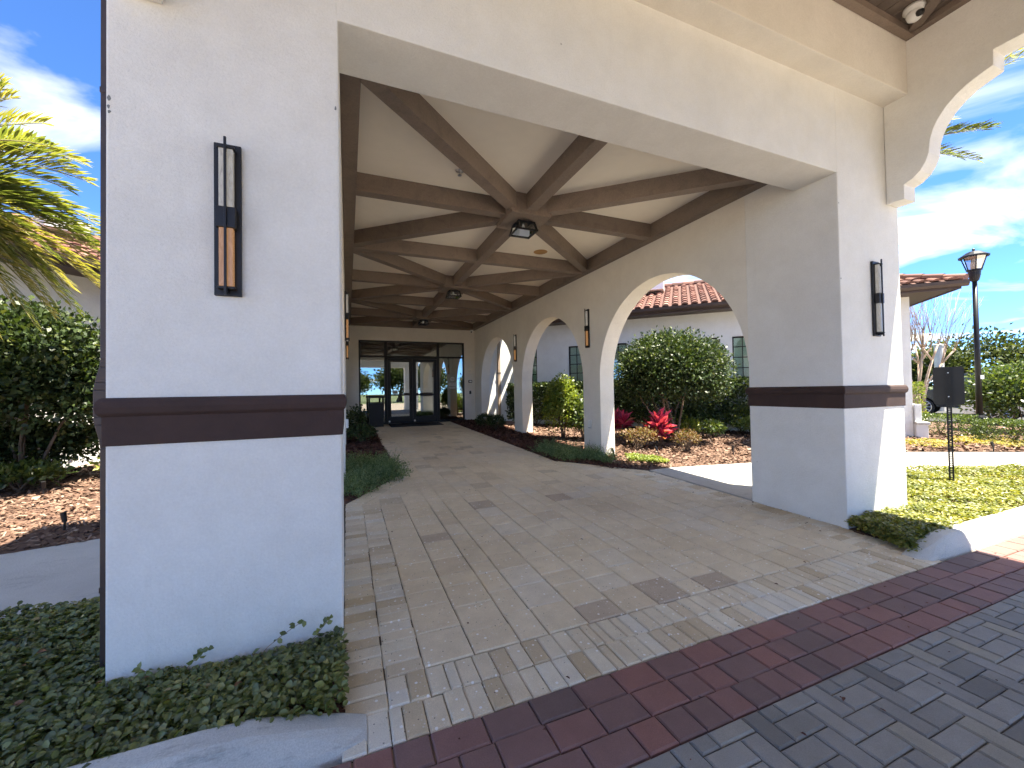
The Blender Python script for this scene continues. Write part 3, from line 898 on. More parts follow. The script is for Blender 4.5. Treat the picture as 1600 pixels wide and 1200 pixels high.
for z in (3.1, .5):
    MB().box(XLA - .086, XLA + .0, DY - .004, DY + .104, z, z + .03).build('strap', MAT['brownmetal'], ds, bevel=.003)

# ------------------------------------------------------------------ entrance porch
po = thing('entrance_porch', 'covered entrance walk with arched white colonnades and a brown beamed ceiling', 'porch', (XMID, YPB, 0))
ARCH = [(3.652, 6.948), (7.585, 10.93), (11.541, 14.836)]
ZTOP = 3.372
def colonnade():
    pts = []
    pts.append((YPB - .02, 1.72))
    for i, (a, b_) in enumerate(ARCH):
        r = (b_ - a) / 2; c = (a + b_) / 2; zs = ZTOP - r
        if i > 0:
            pts.append((a, -.1))
        for k in range(0, 37):
            an = math.pi - math.pi * k / 36
            if i == 0 and k == 0: continue
            pts.append((c + r * math.cos(an), zs + r * math.sin(an)))
        pts.append((b_, -.1))
    pts.append((YEND + .1, -.1)); pts.append((YEND + .1, 4.45)); pts.append((YSOF - .01, 4.45)); pts.append((YSOF - .01, ZH + .6)); pts.append((YPB - .02, ZH + .6))
    return pts
outl = colonnade()
MB().prism(outl, XR + .0025, XOUT, 'x').build('colonnade_wall', MAT['stucco_warmlit'], po, bevel=.007)
MB().prism(outl, mx(XOUT), XLB - .0025, 'x').build('colonnade_wall', MAT['stucco_warmlit'], po, bevel=.007)
MB().box(XLB - .002, XR + .002, YSOF - .01, YEND + .02, ZCEIL, ZCEIL + .05).build('ceiling', MAT['ceil'], po)
# beams
YB0 = 3.20
bays = [YB0 + (YEND - YB0) * k / 3 for k in range(4)]
ew = .155
MB().box(XR - ew, XR - .001, YSOF + .002, YEND - .002, ZBM, ZCEIL + .02).build('edge_beam', MAT['beam'], po, bevel=.004)
MB().box(XLB + .001, XLB + ew, YSOF + .002, YEND - .002, ZBM, ZCEIL + .02).build('edge_beam', MAT['beam'], po, bevel=.004)
for k in (1, 2):
    MB().box(XLB + ew, XR - ew, bays[k] - .075, bays[k] + .075, ZBM + .004, ZCEIL + .02).build('cross_beam', MAT['beam'], po, bevel=.004)
MB().box(XLB + ew, XR - ew, YEND - .15, YEND - .003, ZBM + .004, ZCEIL + .02).build('cross_beam', MAT['beam'], po, bevel=.004)
nodes_xy = []
for k in range(3):
    c = (XMID, (bays[k] + bays[k + 1]) / 2)
    nodes_xy.append(c)
    y0 = bays[k] + (.0 if k == 0 else .075); y1 = bays[k + 1] - (.15 if k == 2 else .075)
    for i, q in enumerate(((XLB + ew * .6, y0 + .03), (XR - ew * .6, y0 + .03), (XLB + ew * .6, y1 - .03), (XR - ew * .6, y1 - .03))):
        MB().beam(c, q, .15, ZBM + .012 + .001 * (i % 2), ZCEIL + .02).build('diagonal_beam', MAT['beam'], po, bevel=.004)
    MB().beam(c, (XMID, y0 - (.17 if k == 0 else 0)), .15, ZBM + .008, ZCEIL + .02).build('ridge_beam', MAT['beam'], po, bevel=.004)
    MB().beam(c, (XMID, y1), .15, ZBM + .008, ZCEIL + .02).build('ridge_beam', MAT['beam'], po, bevel=.004)
    MB().beam(c, (XLB + ew, c[1]), .15, ZBM + .006, ZCEIL + .02).build('cross_beam', MAT['beam'], po, bevel=.004)
    MB().beam(c, (XR - ew, c[1]), .15, ZBM + .006, ZCEIL + .02).build('cross_beam', MAT['beam'], po, bevel=.004)
    MB().box(c[0] - .30, c[0] + .30, c[1] - .30, c[1] + .30, ZBM - .045, ZCEIL + .02).build('beam_hub', MAT['beam'], po, bevel=.005)
# roof over the porch
MB().box(mx(5.92), 5.92, YPB + .92, YEND + .3, 4.455, 4.62).build('eave', MAT['fascia'], po, bevel=.01)
MB().add([(mx(5.95), YPB + .9, 4.622), (5.95, YPB + .9, 4.622), (XMID, YPB + .9, 5.9), (mx(5.95), YEND + .3, 4.622), (5.95, YEND + .3, 4.622), (XMID, YEND + .3, 5.9)],
         [(0, 1, 2), (3, 5, 4), (0, 2, 5, 3), (1, 4, 5, 2), (0, 3, 4, 1)]).build('roof', MAT['tile_st'], po)

# ------------------------------------------------------------------ ceiling fittings
LANT = ['first black glass ceiling lantern, nearest under the beam hub', 'middle black glass ceiling lantern on the second beam hub', 'farthest black ceiling lantern near the glass doors']
lan0 = None
for k, (cx_, cy_) in enumerate(nodes_xy):
    zb = ZBM - .045
    if lan0 is None:
        t = thing('ceiling_lantern', LANT[k], 'lantern', (cx_, cy_, zb), 'lanterns under the beam hubs')
        w_, h_ = .15, .15
        MB().box(cx_ - .10, cx_ + .10, cy_ - .10, cy_ + .10, zb - .02, zb - .001).build('canopy_plate', MAT['black'], t, bevel=.004)
        fr = MB()
        e = .011
        for sx in (-1, 1):
            for sy in (-1, 1):
                fr.add([(cx_ + sx * w_ * .78 - e, cy_ + sy * w_ * .78 - e, zb - .02), (cx_ + sx * w_ * .78 + e, cy_ + sy * w_ * .78 - e, zb - .02), (cx_ + sx * w_ * .78 + e, cy_ + sy * w_ * .78 + e, zb - .02), (cx_ + sx * w_ * .78 - e, cy_ + sy * w_ * .78 + e, zb - .02),
                        (cx_ + sx * w_ - e, cy_ + sy * w_ - e, zb - h_), (cx_ + sx * w_ + e, cy_ + sy * w_ - e, zb - h_), (cx_ + sx * w_ + e, cy_ + sy * w_ + e, zb - h_), (cx_ + sx * w_ - e, cy_ + sy * w_ + e, zb - h_)],
                       [(0, 3, 2, 1), (4, 5, 6, 7), (0, 1, 5, 4), (1, 2, 6, 5), (2, 3, 7, 6), (3, 0, 4, 7)])
        for (a, z) in ((w_, zb - h_), (w_ * .78, zb - .03)):
            fr.box(cx_ - a - .011, cx_ + a + .011, cy_ - a - .012, cy_ - a + .010, z - .009, z + .012)
            fr.box(cx_ - a - .011, cx_ + a + .011, cy_ + a - .010, cy_ + a + .012, z - .009, z + .012)
            fr.box(cx_ - a - .012, cx_ - a + .010, cy_ - a + .01, cy_ + a - .01, z - .008, z + .011)
            fr.box(cx_ + a - .010, cx_ + a + .012, cy_ - a + .01, cy_ + a - .01, z - .008, z + .011)
        fr.build('frame', MAT['black'], t)
        a, b_ = w_ * .78, w_
        for (p, q) in (((-1, -1), (1, -1)), ((1, -1), (1, 1)), ((1, 1), (-1, 1)), ((-1, 1), (-1, -1))):
            MB().add([(cx_ + p[0] * a * .97, cy_ + p[1] * a * .97, zb - .03), (cx_ + q[0] * a * .97, cy_ + q[1] * a * .97, zb - .03), (cx_ + q[0] * b_ * .97, cy_ + q[1] * b_ * .97, zb - h_ + .004), (cx_ + p[0] * b_ * .97, cy_ + p[1] * b_ * .97, zb - h_ + .004)], [(0, 1, 2, 3)]).build('pane', MAT['clearglass'], t)
        MB().add([(cx_ - b_ + .005, cy_ - b_ + .005, zb - h_ + .003), (cx_ + b_ - .005, cy_ - b_ + .005, zb - h_ + .003), (cx_ + b_ - .005, cy_ + b_ - .005, zb - h_ + .003), (cx_ - b_ + .005, cy_ + b_ - .005, zb - h_ + .003)], [(0, 1, 2, 3)]).build('pane', MAT['clearglass'], t)
        MB().lathe([(.012, -.02), (.018, -.05), (.03, -.08), (.026, -.105), (.008, -.12)], (cx_, cy_, zb), 14).build('bulb', MAT['frost'], t, smooth=True)
        lan0 = t
    else:
        c = copy_tree(lan0, (cx_, cy_, zb)); c['label'] = LANT[k]
t = thing('sprinkler_head', 'small chrome fire sprinkler head on the pale ceiling left of the first hub', 'sprinkler', (1.29, 4.74, ZCEIL))
MB().lathe([(.05, -.002), (.05, -.008), (.02, -.012), (.012, -.03)], (1.29, 4.74, ZCEIL), 16).build('escutcheon', MAT['alloy'], t, smooth=True)
MB().lathe([(.004, -.03), (.005, -.055), (.026, -.058), (.026, -.062)], (1.29, 4.74, ZCEIL), 12).build('deflector', MAT['alloy'], t)
t = thing('ceiling_speaker', 'round ochre ceiling disc behind the first beam hub', 'speaker', (3.49, 6.98, ZCEIL))
MB().lathe([(.135, -.002), (.135, -.012), (.115, -.02), (.11, -.016), (.002, -.014)], (3.49, 6.98, ZCEIL), 24).build('grille', MAT['ochre'], t, smooth=False)
MB().lathe([(.15, -.001), (.15, -.008), (.137, -.010)], (3.49, 6.98, ZCEIL), 24).build('rim', MAT['ceil'], t)

def dome_camera(label, c, s=1.0):
    t = thing('security_camera', label, 'camera', c)
    x, y, z = c
    MB().lathe([(.085 * s, -.001), (.088 * s, -.03 * s), (.07 * s, -.045 * s), (.066 * s, -.055 * s)], c, 22).build('mount', MAT['whitep'], t, smooth=True)
    MB().lathe([(.062 * s, -.05 * s), (.066 * s, -.08 * s), (.055 * s, -.115 * s), (.03 * s, -.135 * s), (.004, -.14 * s)], c, 22).build('eyeball', MAT['whitep'], t, smooth=True)
    MB().tube([(x - .02 * s, y - .035 * s, z - .095 * s), (x - .04 * s, y - .07 * s, z - .12 * s)], [.032 * s, .028 * s], 16).build('lens', MAT['black'], t, smooth=True)
    return t
dome_camera('white dome security camera under the dark plank ceiling at upper right', (5.32, 2.15, zt - .002), 1.0)
dome_camera('tiny white security camera in the far corner beside the end wall', (4.62, 15.50, ZBM - .001), .8)

# ------------------------------------------------------------------ sconces
def sconce(label, lit):
    t = thing('wall_sconce', label, 'sconce', (0, 0, 0), 'tall bronze wall sconces')
    H = .41
    MB().box(-.062, .062, -.022, -.002, -H, H).build('backplate', MAT['bronze'], t, bevel=.003)
    MB().box(-.006, .006, -.078, -.066, -H - .006, H + .012).build('front_bar', MAT['bronze'], t, bevel=.002)
    for z in (-H + .03, H - .042):
        MB().box(-.040, .040, -.066, -.022, z, z + .012).build('arm', MAT['bronze'], t, bevel=.002)
        MB().box(-.0055, .0055, -.067, -.022, z - .02, z - .0005).build('gusset', MAT['bronze'], t)
    MB().box(-.044, .044, -.0665, -.022, -.055, .055).build('collar', MAT['bronze'], t, bevel=.003)
    g = MB().box(-.032, .032, -.060, -.026, .056, H - .043).build('glass_tube', MAT['frost'], t, bevel=.003)
    g = MB().box(-.032, .032, -.060, -.026, -H + .043, -.056).build('glass_tube', MAT['amber'] if lit else MAT['frost'], t, bevel=.003)
    if lit: g['label'] = 'lower glass glowing amber'
    return t
S0 = sconce('tall bronze sconce with amber lower glass on the big left pillar', True)
S0.location = (-.587, YF, 2.445)
S1 = sconce('tall bronze sconce with pale glass on the right front pillar', False)
S1.location = (5.375, YF, 2.445); S1.rotation_euler = (0, 0, 0)
for (x, y, rz, lab) in ((XR, 7.345, R(-90), 'bronze sconce on the first column between the right-hand arches'), (XR, 11.33, R(-90), 'smaller-looking bronze sconce on the second column of the right colonnade'),
                        (XLB, 7.345, R(90), 'bronze sconce seen edge-on on the left colonnade, nearer one'), (XLB, 11.33, R(90), 'bronze sconce seen edge-on on the left colonnade, farther one')):
    c = copy_tree(S0, (x, y, 2.81), rz); c['label'] = lab

# ------------------------------------------------------------------ clubhouse: end wall, glass entrance, lobby
cl = thing('clubhouse', 'white stucco clubhouse end wall around the dark glazed entrance', 'building', (XMID, YEND, zg(YEND)))
zf = zg(YEND)
DX0, DX1, DZ1 = .386, 4.339, 3.463
MB().box(XLB - .3, DX0, YEND, YEND + .25, -.1, 4.4).build('wall', MAT['stucco_warmlit'], cl)
MB().box(DX1, XR + .3, YEND, YEND + .25, -.1, 4.4).build('wall', MAT['stucco_warmlit'], cl)
MB().box(DX0 - .001, DX1 + .001, YEND + .003, YEND + .25, DZ1, 4.4).build('wall', MAT['stucco_warmlit'], cl)
for s in (0, 1):     # facade beyond the colonnade on both sides
    a, b_ = XOUT + .002, 6.6
    if s: a, b_ = mx(b_), mx(a)
    MB().box(a, b_, 14.9, 15.2, -.1, 5.0).build('wall', MAT['stucco_wing'], cl)
# glazing
en = thing('glass_entrance', 'dark framed glass entrance with double doors, sidelights and transoms', 'entrance', (XMID, YEND, zf))
YG = YEND + .06
def bar(x0, x1, z0, z1, name='frame_bar', d=.05, par=None, mat='black'):
    return MB().box(x0, x1, YG - d, YG + d, z0, z1).build(name, MAT[mat], par or en, bevel=.003)
bar(DX0, DX0 + .06, zf, DZ1); bar(DX1 - .06, DX1, zf, DZ1)
bar(DX0 + .06, DX1 - .06, DZ1 - .06, DZ1, d=.049); 
bar(1.28, 1.38, zf, DZ1 - .06); bar(3.24, 3.34, zf, DZ1 - .06)
bar(DX0 + .06, 1.28, 2.835, 2.905, d=.048); bar(3.34, DX1 - .06, 2.835, 2.905, d=.048); bar(1.38, 3.24, 2.80, 2.905, d=.048)
bar(DX0 + .06, 1.28, zf, zf + .07, d=.047); bar(3.34, DX1 - .06, zf, zf + .07, d=.047)
def pane(x0, x1, z0, z1, par, y=None):
    y = YG if y is None else y
    return MB().box(x0, x1, y - .006, y + .006, z0, z1).build('pane', MAT['glass'], par)
for (a, b_) in ((DX0 + .06, 1.28), (1.38, 3.24), (3.34, DX1 - .06)):
    pane(a, b_, 2.905, DZ1 - .06, en)
pane(DX0 + .06, 1.28, zf + .07, 2.835, en); pane(3.34, DX1 - .06, zf + .07, 2.835, en)
for i, (a, b_) in enumerate(((1.386, 2.306), (2.314, 3.234))):
    fr = MB()
    st = .125
    fr.box(a, a + st, YG - .03, YG + .03, zf + .02, 2.79); fr.box(b_ - st, b_, YG - .03, YG + .03, zf + .02, 2.79)
    fr.box(a + st, b_ - st, YG - .029, YG + .029, 2.67, 2.789); fr.box(a + st, b_ - st, YG - .029, YG + .029, zf + .021, zf + .27)
    dr = fr.build('door', MAT['black'], en, bevel=.003)
    dr['label'] = ('left' if i == 0 else 'right') + ' glass door leaf with dark frame'
    pane(a + st, b_ - st, zf + .27, 2.67, dr)
    MB().box(a + .06, b_ - .06, YG - .10, YG - .07, 1.40, 1.46).build('push_bar', MAT['black'], dr, bevel=.006)
    hx = b_ - .06 if i == 0 else a + .06
    MB().tube([(hx, YG - .03, 1.12), (hx, YG - .085, 1.15), (hx, YG - .085, 1.62), (hx, YG - .03, 1.65)], .012, 8).build('pull_handle', MAT['black'], dr, smooth=True)
    MB().box(a + .03, a + .09, YG - .034, YG - .030, zf + .06, zf + .12).build('hinge_plate', MAT['alloy'], dr)
# printed sheet on the door glass and lettering decal on the right sidelight (thin print on the pane)
MB().box(1.56, 1.76, YG - .010, YG - .0065, 1.47, 1.60).build('notice', MAT['whitep'], en)
MB().box(1.59, 1.73, YG - .0125, YG - .0102, 1.52, 1.55).build('notice_print', MAT['dark'], en)
dec = MB()
dec.tube([(3.86 + .075 * math.cos(a), YG - .009, 2.02 + .075 * math.sin(a)) for a in np.linspace(0, 2 * math.pi, 25)], .008, 5, False)
dec.tube([(3.86 + .035 * math.cos(a), YG - .009, 2.02 + .035 * math.sin(a)) for a in np.linspace(0, 2 * math.pi, 13)], .006, 5, False)
rr = random.Random(5)
for row, (z, hw) in enumerate(((1.86, .15), (1.815, .17), (1.77, .14), (1.70, .15), (1.66, .12))):
    x = 3.86 - hw
    while x < 3.86 + hw:
        w_ = rr.uniform(.012, .022)
        dec.box(x, x + w_ * .7, YG - .0105, YG - .0066, z - .011, z + .011); x += w_
dec.build('lettering', MAT['whitep'], en)
# lobby behind the glass
lo = thing('lobby', 'dim lobby interior seen through the entrance glass', 'room', (XMID, YEND + 3, zf))
MB().box(-1.5, 6.3, YEND + .26, YEND + 8, zf - .06, zf).build('floor', MAT['lobby'], lo)
MB().box(-1.5, 6.3, YEND + 8, YEND + 8.1, zf, 3.7).build('wall', MAT['lobby'], lo)
MB().box(-1.6, -1.5, YEND + .26, YEND + 8, zf, 3.7).build('wall', MAT['lobby'], lo)
MB().box(6.3, 6.4, YEND + .26, YEND + 8, zf, 3.7).build('wall', MAT['lobby'], lo)
MB().box(-1.6, 6.4, YEND + .26, YEND + 8.1, 3.7, 3.8).build('ceiling', MAT['ceil'], lo)
t = thing('reception_desk', 'pale reception desk inside the lobby behind the doors', 'desk', (2.6, YEND + 3.2, zf))
MB().box(1.9, 4.0, YEND + 3.0, YEND + 3.1, zf, zf + 1.05).build('front_panel', MAT['deskw'], t, bevel=.01)
MB().box(1.85, 4.05, YEND + 2.92, YEND + 3.7, zf + 1.052, zf + 1.11).build('counter', MAT['whitep'], t, bevel=.01)
MB().box(1.92, 2.0, YEND + 3.1, YEND + 3.66, zf, zf + 1.05).build('side_panel', MAT['deskw'], t)
t = thing('console_table', 'dark console table with framed cards inside the left sidelight', 'table', (.8, YEND + 1.4, zf))
MB().box(.35, 1.25, YEND + 1.2, YEND + 1.6, zf + .78, zf + .82).build('top', MAT['dark'], t, bevel=.005)
for x in (.38, 1.17):
    for y in (YEND + 1.23, YEND + 1.52):
        MB().box(x, x + .05, y, y + .05, zf, zf + .78).build('leg', MAT['dark'], t)
for i, x in enumerate((.45, .68, .92)):
    MB().box(x, x + .17, YEND + 1.35, YEND + 1.37, zf + .822, zf + 1.06).build('card', MAT['whitep' if i != 1 else 'deskw'], t)

# wall devices right of the doors
def device(name, label, cat, x, z, w_, h_, d_, mat, inner=None):
    t = thing(name, label, cat, (x, YEND, z))
    MB().box(x - w_ / 2, x + w_ / 2, YEND - d_, YEND - .001, z - h_ / 2, z + h_ / 2).build('housing', MAT[mat], t, bevel=min(w_, h_) * .18)
    if inner:
        MB().box(x - w_ * .33, x + w_ * .33, YEND - d_ - .008, YEND - d_ + .002, z - h_ * .3, z + h_ * .3).build('face', MAT[inner], t, bevel=.004)
device('alarm_panel', 'square cream alarm panel on the wall beside the right sidelight, topmost', 'alarm', 4.56, 2.33, .17, .17, .03, 'ceil', 'stucco_warmlit')
device('door_intercom', 'black domed intercom on the wall below the square alarm panel', 'intercom', 4.57, 1.92, .15, .11, .06, 'black', 'whitep')
device('card_reader', 'small black oval card reader below the intercom', 'card reader', 4.57, 1.48, .08, .13, .03, 'black', 'dark')
# strobes low and outlet covers
t = thing('outlet_cover', 'stucco coloured outlet cover low on the first right column', 'outlet', (XR, 7.34, .77))
MB().box(XR - .012, XR + .003, 7.28, 7.40, .68, .86).build('plate', MAT['stucco'], t, bevel=.004)
MB().box(XR - .018, XR - .012, 7.30, 7.38, .69, .70).build('hinge', MAT['dark'], t)
t = thing('outlet_box', 'white weatherproof outlet box on the inner left wall', 'outlet', (XLB, 9.0, .9))
MB().box(XLB + .0, XLB + .05, 8.93, 9.07, .80, .98).build('cover', MAT['whitep'], t, bevel=.01)
MB().box(XLB + .05, XLB + .058, 8.95, 9.05, .82, .83).build('hinge', MAT['whitep'], t)

# bin and mat
t = thing('litter_bin', 'black litter bin standing left of the glass doors', 'bin', (.93, 14.95, zf))
zb = zg(14.95) + .006
MB().add([(.70, 14.73, zb), (1.16, 14.73, zb), (1.16, 15.17, zb), (.70, 15.17, zb), (.67, 14.70, zb + .82), (1.19, 14.70, zb + .82), (1.19, 15.20, zb + .82), (.67, 15.20, zb + .82)],
         [(0, 3, 2, 1), (4, 5, 6, 7), (0, 1, 5, 4), (1, 2, 6, 5), (2, 3, 7, 6), (3, 0, 4, 7)]).build('body', MAT['black'], t, bevel=.012)
for x in (.68, 1.14):
    MB().box(x, x + .04, 14.71, 14.75, zb + .82, zb + 1.0).build('post', MAT['black'], t)
    MB().box(x, x + .04, 15.14, 15.18, zb + .82, zb + 1.0).build('post', MAT['black'], t)
MB().box(.66, 1.20, 14.69, 15.21, zb + 1.0, zb + 1.09).build('hood', MAT['black'], t, bevel=.02)
t = thing('door_mat', 'long black door mat in front of the glass doors', 'mat', (2.3, 14.9, zf))
def slopebox(x0, x1, y0, y1, h0, h1):
    return MB().add([(x0, y0, zg(y0) + h0), (x1, y0, zg(y0) + h0), (x1, y1, zg(y1) + h0), (x0, y1, zg(y1) + h0), (x0, y0, zg(y0) + h1), (x1, y0, zg(y0) + h1), (x1, y1, zg(y1) + h1), (x0, y1, zg(y1) + h1)],
                    [(0, 3, 2, 1), (4, 5, 6, 7), (0, 1, 5, 4), (1, 2, 6, 5), (2, 3, 7, 6), (3, 0, 4, 7)])
slopebox(1.38, 3.22, 14.45, 15.50, .007, .018).build('rubber_edge', MAT['rubber'], t, bevel=.004)
slopebox(1.44, 3.16, 14.51, 15.44, .0185, .024).build('pile', MAT['black'], t)

# ------------------------------------------------------------------ wings at 45 degrees
WA, WD, WN = Vector((8.631, 10.997)), Vector((.70518, -.70903)), Vector((-.70903, -.70518))
def wing(mirror, label):
    def W(u, o, z):
        p = WA + WD * u + WN * o
        return (mx(p.x) if mirror else p.x, p.y, z)
    base = W(2, 0, .2)
    wg = thing('building_wing', label, 'building', (base[0], base[1], .2), 'clubhouse wings')
    U0, U1, ZW_ = -3.66, 7.25, 3.82
    wins = [(-3.60, -3.17), (-1.99, -1.43), (-.55, .01), (2.15, 2.71), (3.11, 3.67), (5.3, 5.86)]
    Z0, Z1 = 1.78, 3.05
    # wall built round its window openings
    us = [U0] + [v for w_ in wins for v in w_] + [U1]
    m = MB(W)
    m.box(U0, U1, -.25, 0, -.2, Z0); m.box(U0, U1, -.25, 0, Z1, ZW_)
    for i in range(0, len(us), 2):
        m.box(us[i], us[i + 1], -.25, 0, Z0, Z1)
    m.build('wall', MAT['stucco_wing'], wg)
    m = MB(W).box(U1 - .25, U1 - .002, -7.0, -.252, -.2, ZW_).build('wall', MAT['stucco_wing'], wg)
    for (a, b_) in wins:
        fr = MB(W)
        o0, o1, f = -.13, -.06, .045
        fr.box(a, a + f, o0, o1, Z0, Z1); fr.box(b_ - f, b_, o0, o1, Z0, Z1)
        fr.box(a + f, b_ - f, o0, o1 - .001, Z0, Z0 + f); fr.box(a + f, b_ - f, o0, o1 - .001, Z1 - f, Z1)
        wo = fr.build('window', MAT['black'], wg)
        for k in range(1, 4):
            z = Z0 + (Z1 - Z0) * k / 4
            MB(W).box(a + f, b_ - f, -.105, -.078, z - .011, z + .011).build('glazing_bar', MAT['black'], wo)
        MB(W).box((a + b_) / 2 - .011, (a + b_) / 2 + .011, -.106, -.0785, Z0 + f, Z1 - f).build('glazing_bar', MAT['black'], wo)
        MB(W).box(a + f, b_ - f, -.098, -.092, Z0 + f, Z1 - f).build('pane', MAT['winglass'], wo)
        sl = MB(W)
        z = Z0 + .05
        while z < Z1 - .05:
            sl.add([(a + .03, -.168, z), (b_ - .03, -.168, z), (b_ - .03, -.150, z + .030), (a + .03, -.150, z + .030)], [(0, 1, 2, 3)])
            z += .036
        b2 = sl.build('blind', MAT['blind'], wo)
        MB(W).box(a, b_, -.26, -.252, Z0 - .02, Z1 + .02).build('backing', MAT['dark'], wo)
        MB(W).box(a - .05, b_ + .05, -.05, .035, Z0 - .055, Z0 - .001).build('sill', MAT['stucco_wing'], wo)
    # eave: soffit, fascia, gutter
    OV = .70
    MB(W).box(U0 - .02, U1 + OV - .05, -.2, OV - .05, ZW_ + .003, ZW_ + .06).build('soffit', MAT['fascia'], wg)
    MB(W).box(U1 + .003, U1 + OV - .05, -7.0, -.203, ZW_ + .003, ZW_ + .06).build('soffit', MAT['fascia'], wg)
    MB(W).box(U0 - .02, U1 + OV, OV - .05, OV - .01, ZW_ - .02, ZW_ + .17).build('fascia', MAT['fascia'], wg)
    MB(W).box(U1 + OV - .05, U1 + OV - .01, -7.0, OV - .05, ZW_ - .02, ZW_ + .169).build('fascia', MAT['fascia'], wg)
    MB(W).prism([(OV - .008, ZW_ + .03), (OV + .06, ZW_ + .03), (OV + .10, ZW_ + .09), (OV + .11, ZW_ + .168), (OV - .008, ZW_ + .168)], U0 - .02, U1 + OV + .1, 'x').build('gutter', MAT['fascia'], wg)
    # roof planes
    ze, ridge_o, zr = ZW_ + .18, -3.1, 5.50
    eo = OV + .05
    run = eo - ridge_o
    pit = (zr - ze) / run
    UE = U1 + eo
    UR = UE - run
    und = MB(W)
    und.add([(U0 - .02, eo, ze), (UE, eo, ze), (UR, ridge_o, zr), (U0 - .02, ridge_o, zr)], [(0, 1, 2, 3)])
    und.add([(UE, eo, ze), (UE, ridge_o - run, ze), (UR, ridge_o, zr)], [(0, 1, 2)])
    und.add([(U0 - .02, ridge_o, zr), (UR, ridge_o, zr), (UE, ridge_o - run, ze), (U0 - .02, ridge_o - run, ze)], [(0, 1, 2, 3)])
    rf = und.build('roof', MAT['tile_st'], wg)
    # barrel tiles
    tw, tl = .27, .36
    sl_len = math.hypot(run, zr - ze)
    co, si = run / sl_len, (zr - ze) / sl_len
    def tile_local(u, s):      # profile of one tile as world points
        pts = []
        for e_, (ss, lift, rr_) in enumerate(((s - .03, .030, .098), (s + tl, .0, .084))):
            for k in range(6):
                an = math.pi * k / 5
                uu = u + rr_ * math.cos(an)
                hh = rr_ * .62 * math.sin(an) + lift
                o_ = eo - ss * co + hh * si
                z_ = ze + ss * si + hh * co
                pts.append((uu, o_, z_))
        return pts
    FS = [(k, k + 1, 7 + k, 6 + k) for k in range(5)] + [(0, 1, 2, 3, 4, 5)]
    base_pts = [Vector(W(*p)) for p in tile_local(0, 0)]
    org = base_pts[0].copy()
    tme = bpy.data.meshes.new('roof_tile'); tme.from_pydata([tuple(p - org) for p in base_pts], [], FS); tme.update(); tme.materials.append(MAT['tile'])
    st, stt = MB(), []
    ntile = 0
    nu = int((UE - U0) / tw)
    for j in range(int(sl_len / tl)):
        for i in range(nu + 1):
            u = U0 - .2 + i * tw
            s = j * tl + rnd.uniform(-.008, .008)
            if u > UE - (s + .2) * co: continue
            if not mirror and ((-1.3 < u < 4.3) or u > 6.3) and ntile < 290:
                p = Vector(W(*tile_local(u, s)[0]))
                o = bpy.data.objects.new('roof_tile', tme); COL.objects.link(o)
                o.location = p - Vector(wg.location) ; o.parent = wg
                o.rotation_euler = (rnd.gauss(0, .01), rnd.gauss(0, .01), rnd.gauss(0, .01))
                ntile += 1
            else:
                b0 = len(st.f); st.add([W(*p) for p in tile_local(u, s)], FS); stt += [rnd.random()] * (len(st.f) - b0)
    if st.f:
        stuff_mesh(st, stt, 'roof_tile_field', MAT['tile_st'], wg)
    # ridge and hip caps
    caps, capt = MB(), []
    def caprow(p, q):
        p, q = Vector(p), Vector(q); L_ = (q - p).length; n = int(L_ / .38)
        for i in range(n):
            a = p.lerp(q, i / n); b_ = p.lerp(q, (i + 1.08) / n)
            b0 = len(caps.f); caps.tube([a, b_], [.12, .10], 10); capt.extend([rnd.random()] * (len(caps.f) - b0))
    caprow(W(U0 - .02, ridge_o, zr + .02), W(UR, ridge_o, zr + .02))
    caprow(W(UE, eo, ze + .02), W(UR, ridge_o, zr + .02))
    stuff_mesh(caps, capt, 'ridge_cap', MAT['tile_st'], wg)
    # small vent on the slope
    MB(W).box(.45, 1.15, -1.95, -1.4, 5.05, 5.33).build('roof_vent', MAT['stucco_wing'], wg, bevel=.02)
    # downspout at the inner corner
    return wg, W
WR, WfR = wing(False, 'white building wing with red clay tile roof seen through the right arches')
WL, WfL = wing(True, 'white building wing with tiled roof behind the palm at left')
t = thing('downspout', 'slim tan downspout on the sunlit wall behind the farthest right arch', 'downspout', (5.52, 14.85, .3))
MB().box(5.47, 5.57, 14.81, 14.895, .3, 4.4).build('pipe', m_plain('tan_metal', (.42, .32, .24), .5, .1), t, bevel=.01)
MB().box(5.455, 5.585, 14.80, 14.898, 2.2, 2.24).build('strap', MAT['brownmetal'], t)
# low pier at the wing corner
t = thing('low_wall', 'low white capped wall at the far corner of the right wing', 'wall', WfR(7.6, -.1, .1))
MB(WfR).box(7.26, 7.40, -.35, .06, -.1, .98).build('upper_block', MAT['stucco_wing'], t, bevel=.01)
MB(WfR).box(7.255, 7.50, -.42, .12, -.1, .46).build('base_block', MAT['stucco_wing'], t, bevel=.01)
MB(WfR).box(7.253, 7.53, -.46, .15, .462, .53).build('cap', MAT['kerbc'], t, bevel=.012)

# ------------------------------------------------------------------ vegetation helpers
def in_poly(P, poly):
    x, y = P[:, 0], P[:, 1]
    r = np.zeros(len(P), bool); n = len(poly)
    for i in range(n):
        x0, y0 = poly[i]; x1, y1 = poly[(i + 1) % n]
        if y0 == y1: continue
        c = ((y0 > y) != (y1 > y)) & (x < (x1 - x0) * (y - y0) / (y1 - y0) + x0)
        r ^= c
    return r
def zgv(y):
    return SLOPE * (np.clip(y, YB, 16.0) - YB)
def wob(x, y, s, seed):
    g = np.random.default_rng(seed); v = 0
    for k in range(5):
        a, b_, p = g.uniform(-1, 1) * s, g.uniform(-1, 1) * s, g.uniform(0, 6.28)
        v = v + np.sin(a * x * 2.1 + b_ * y * 2.1 + p) * (.9 ** k)
    return v / 3.0

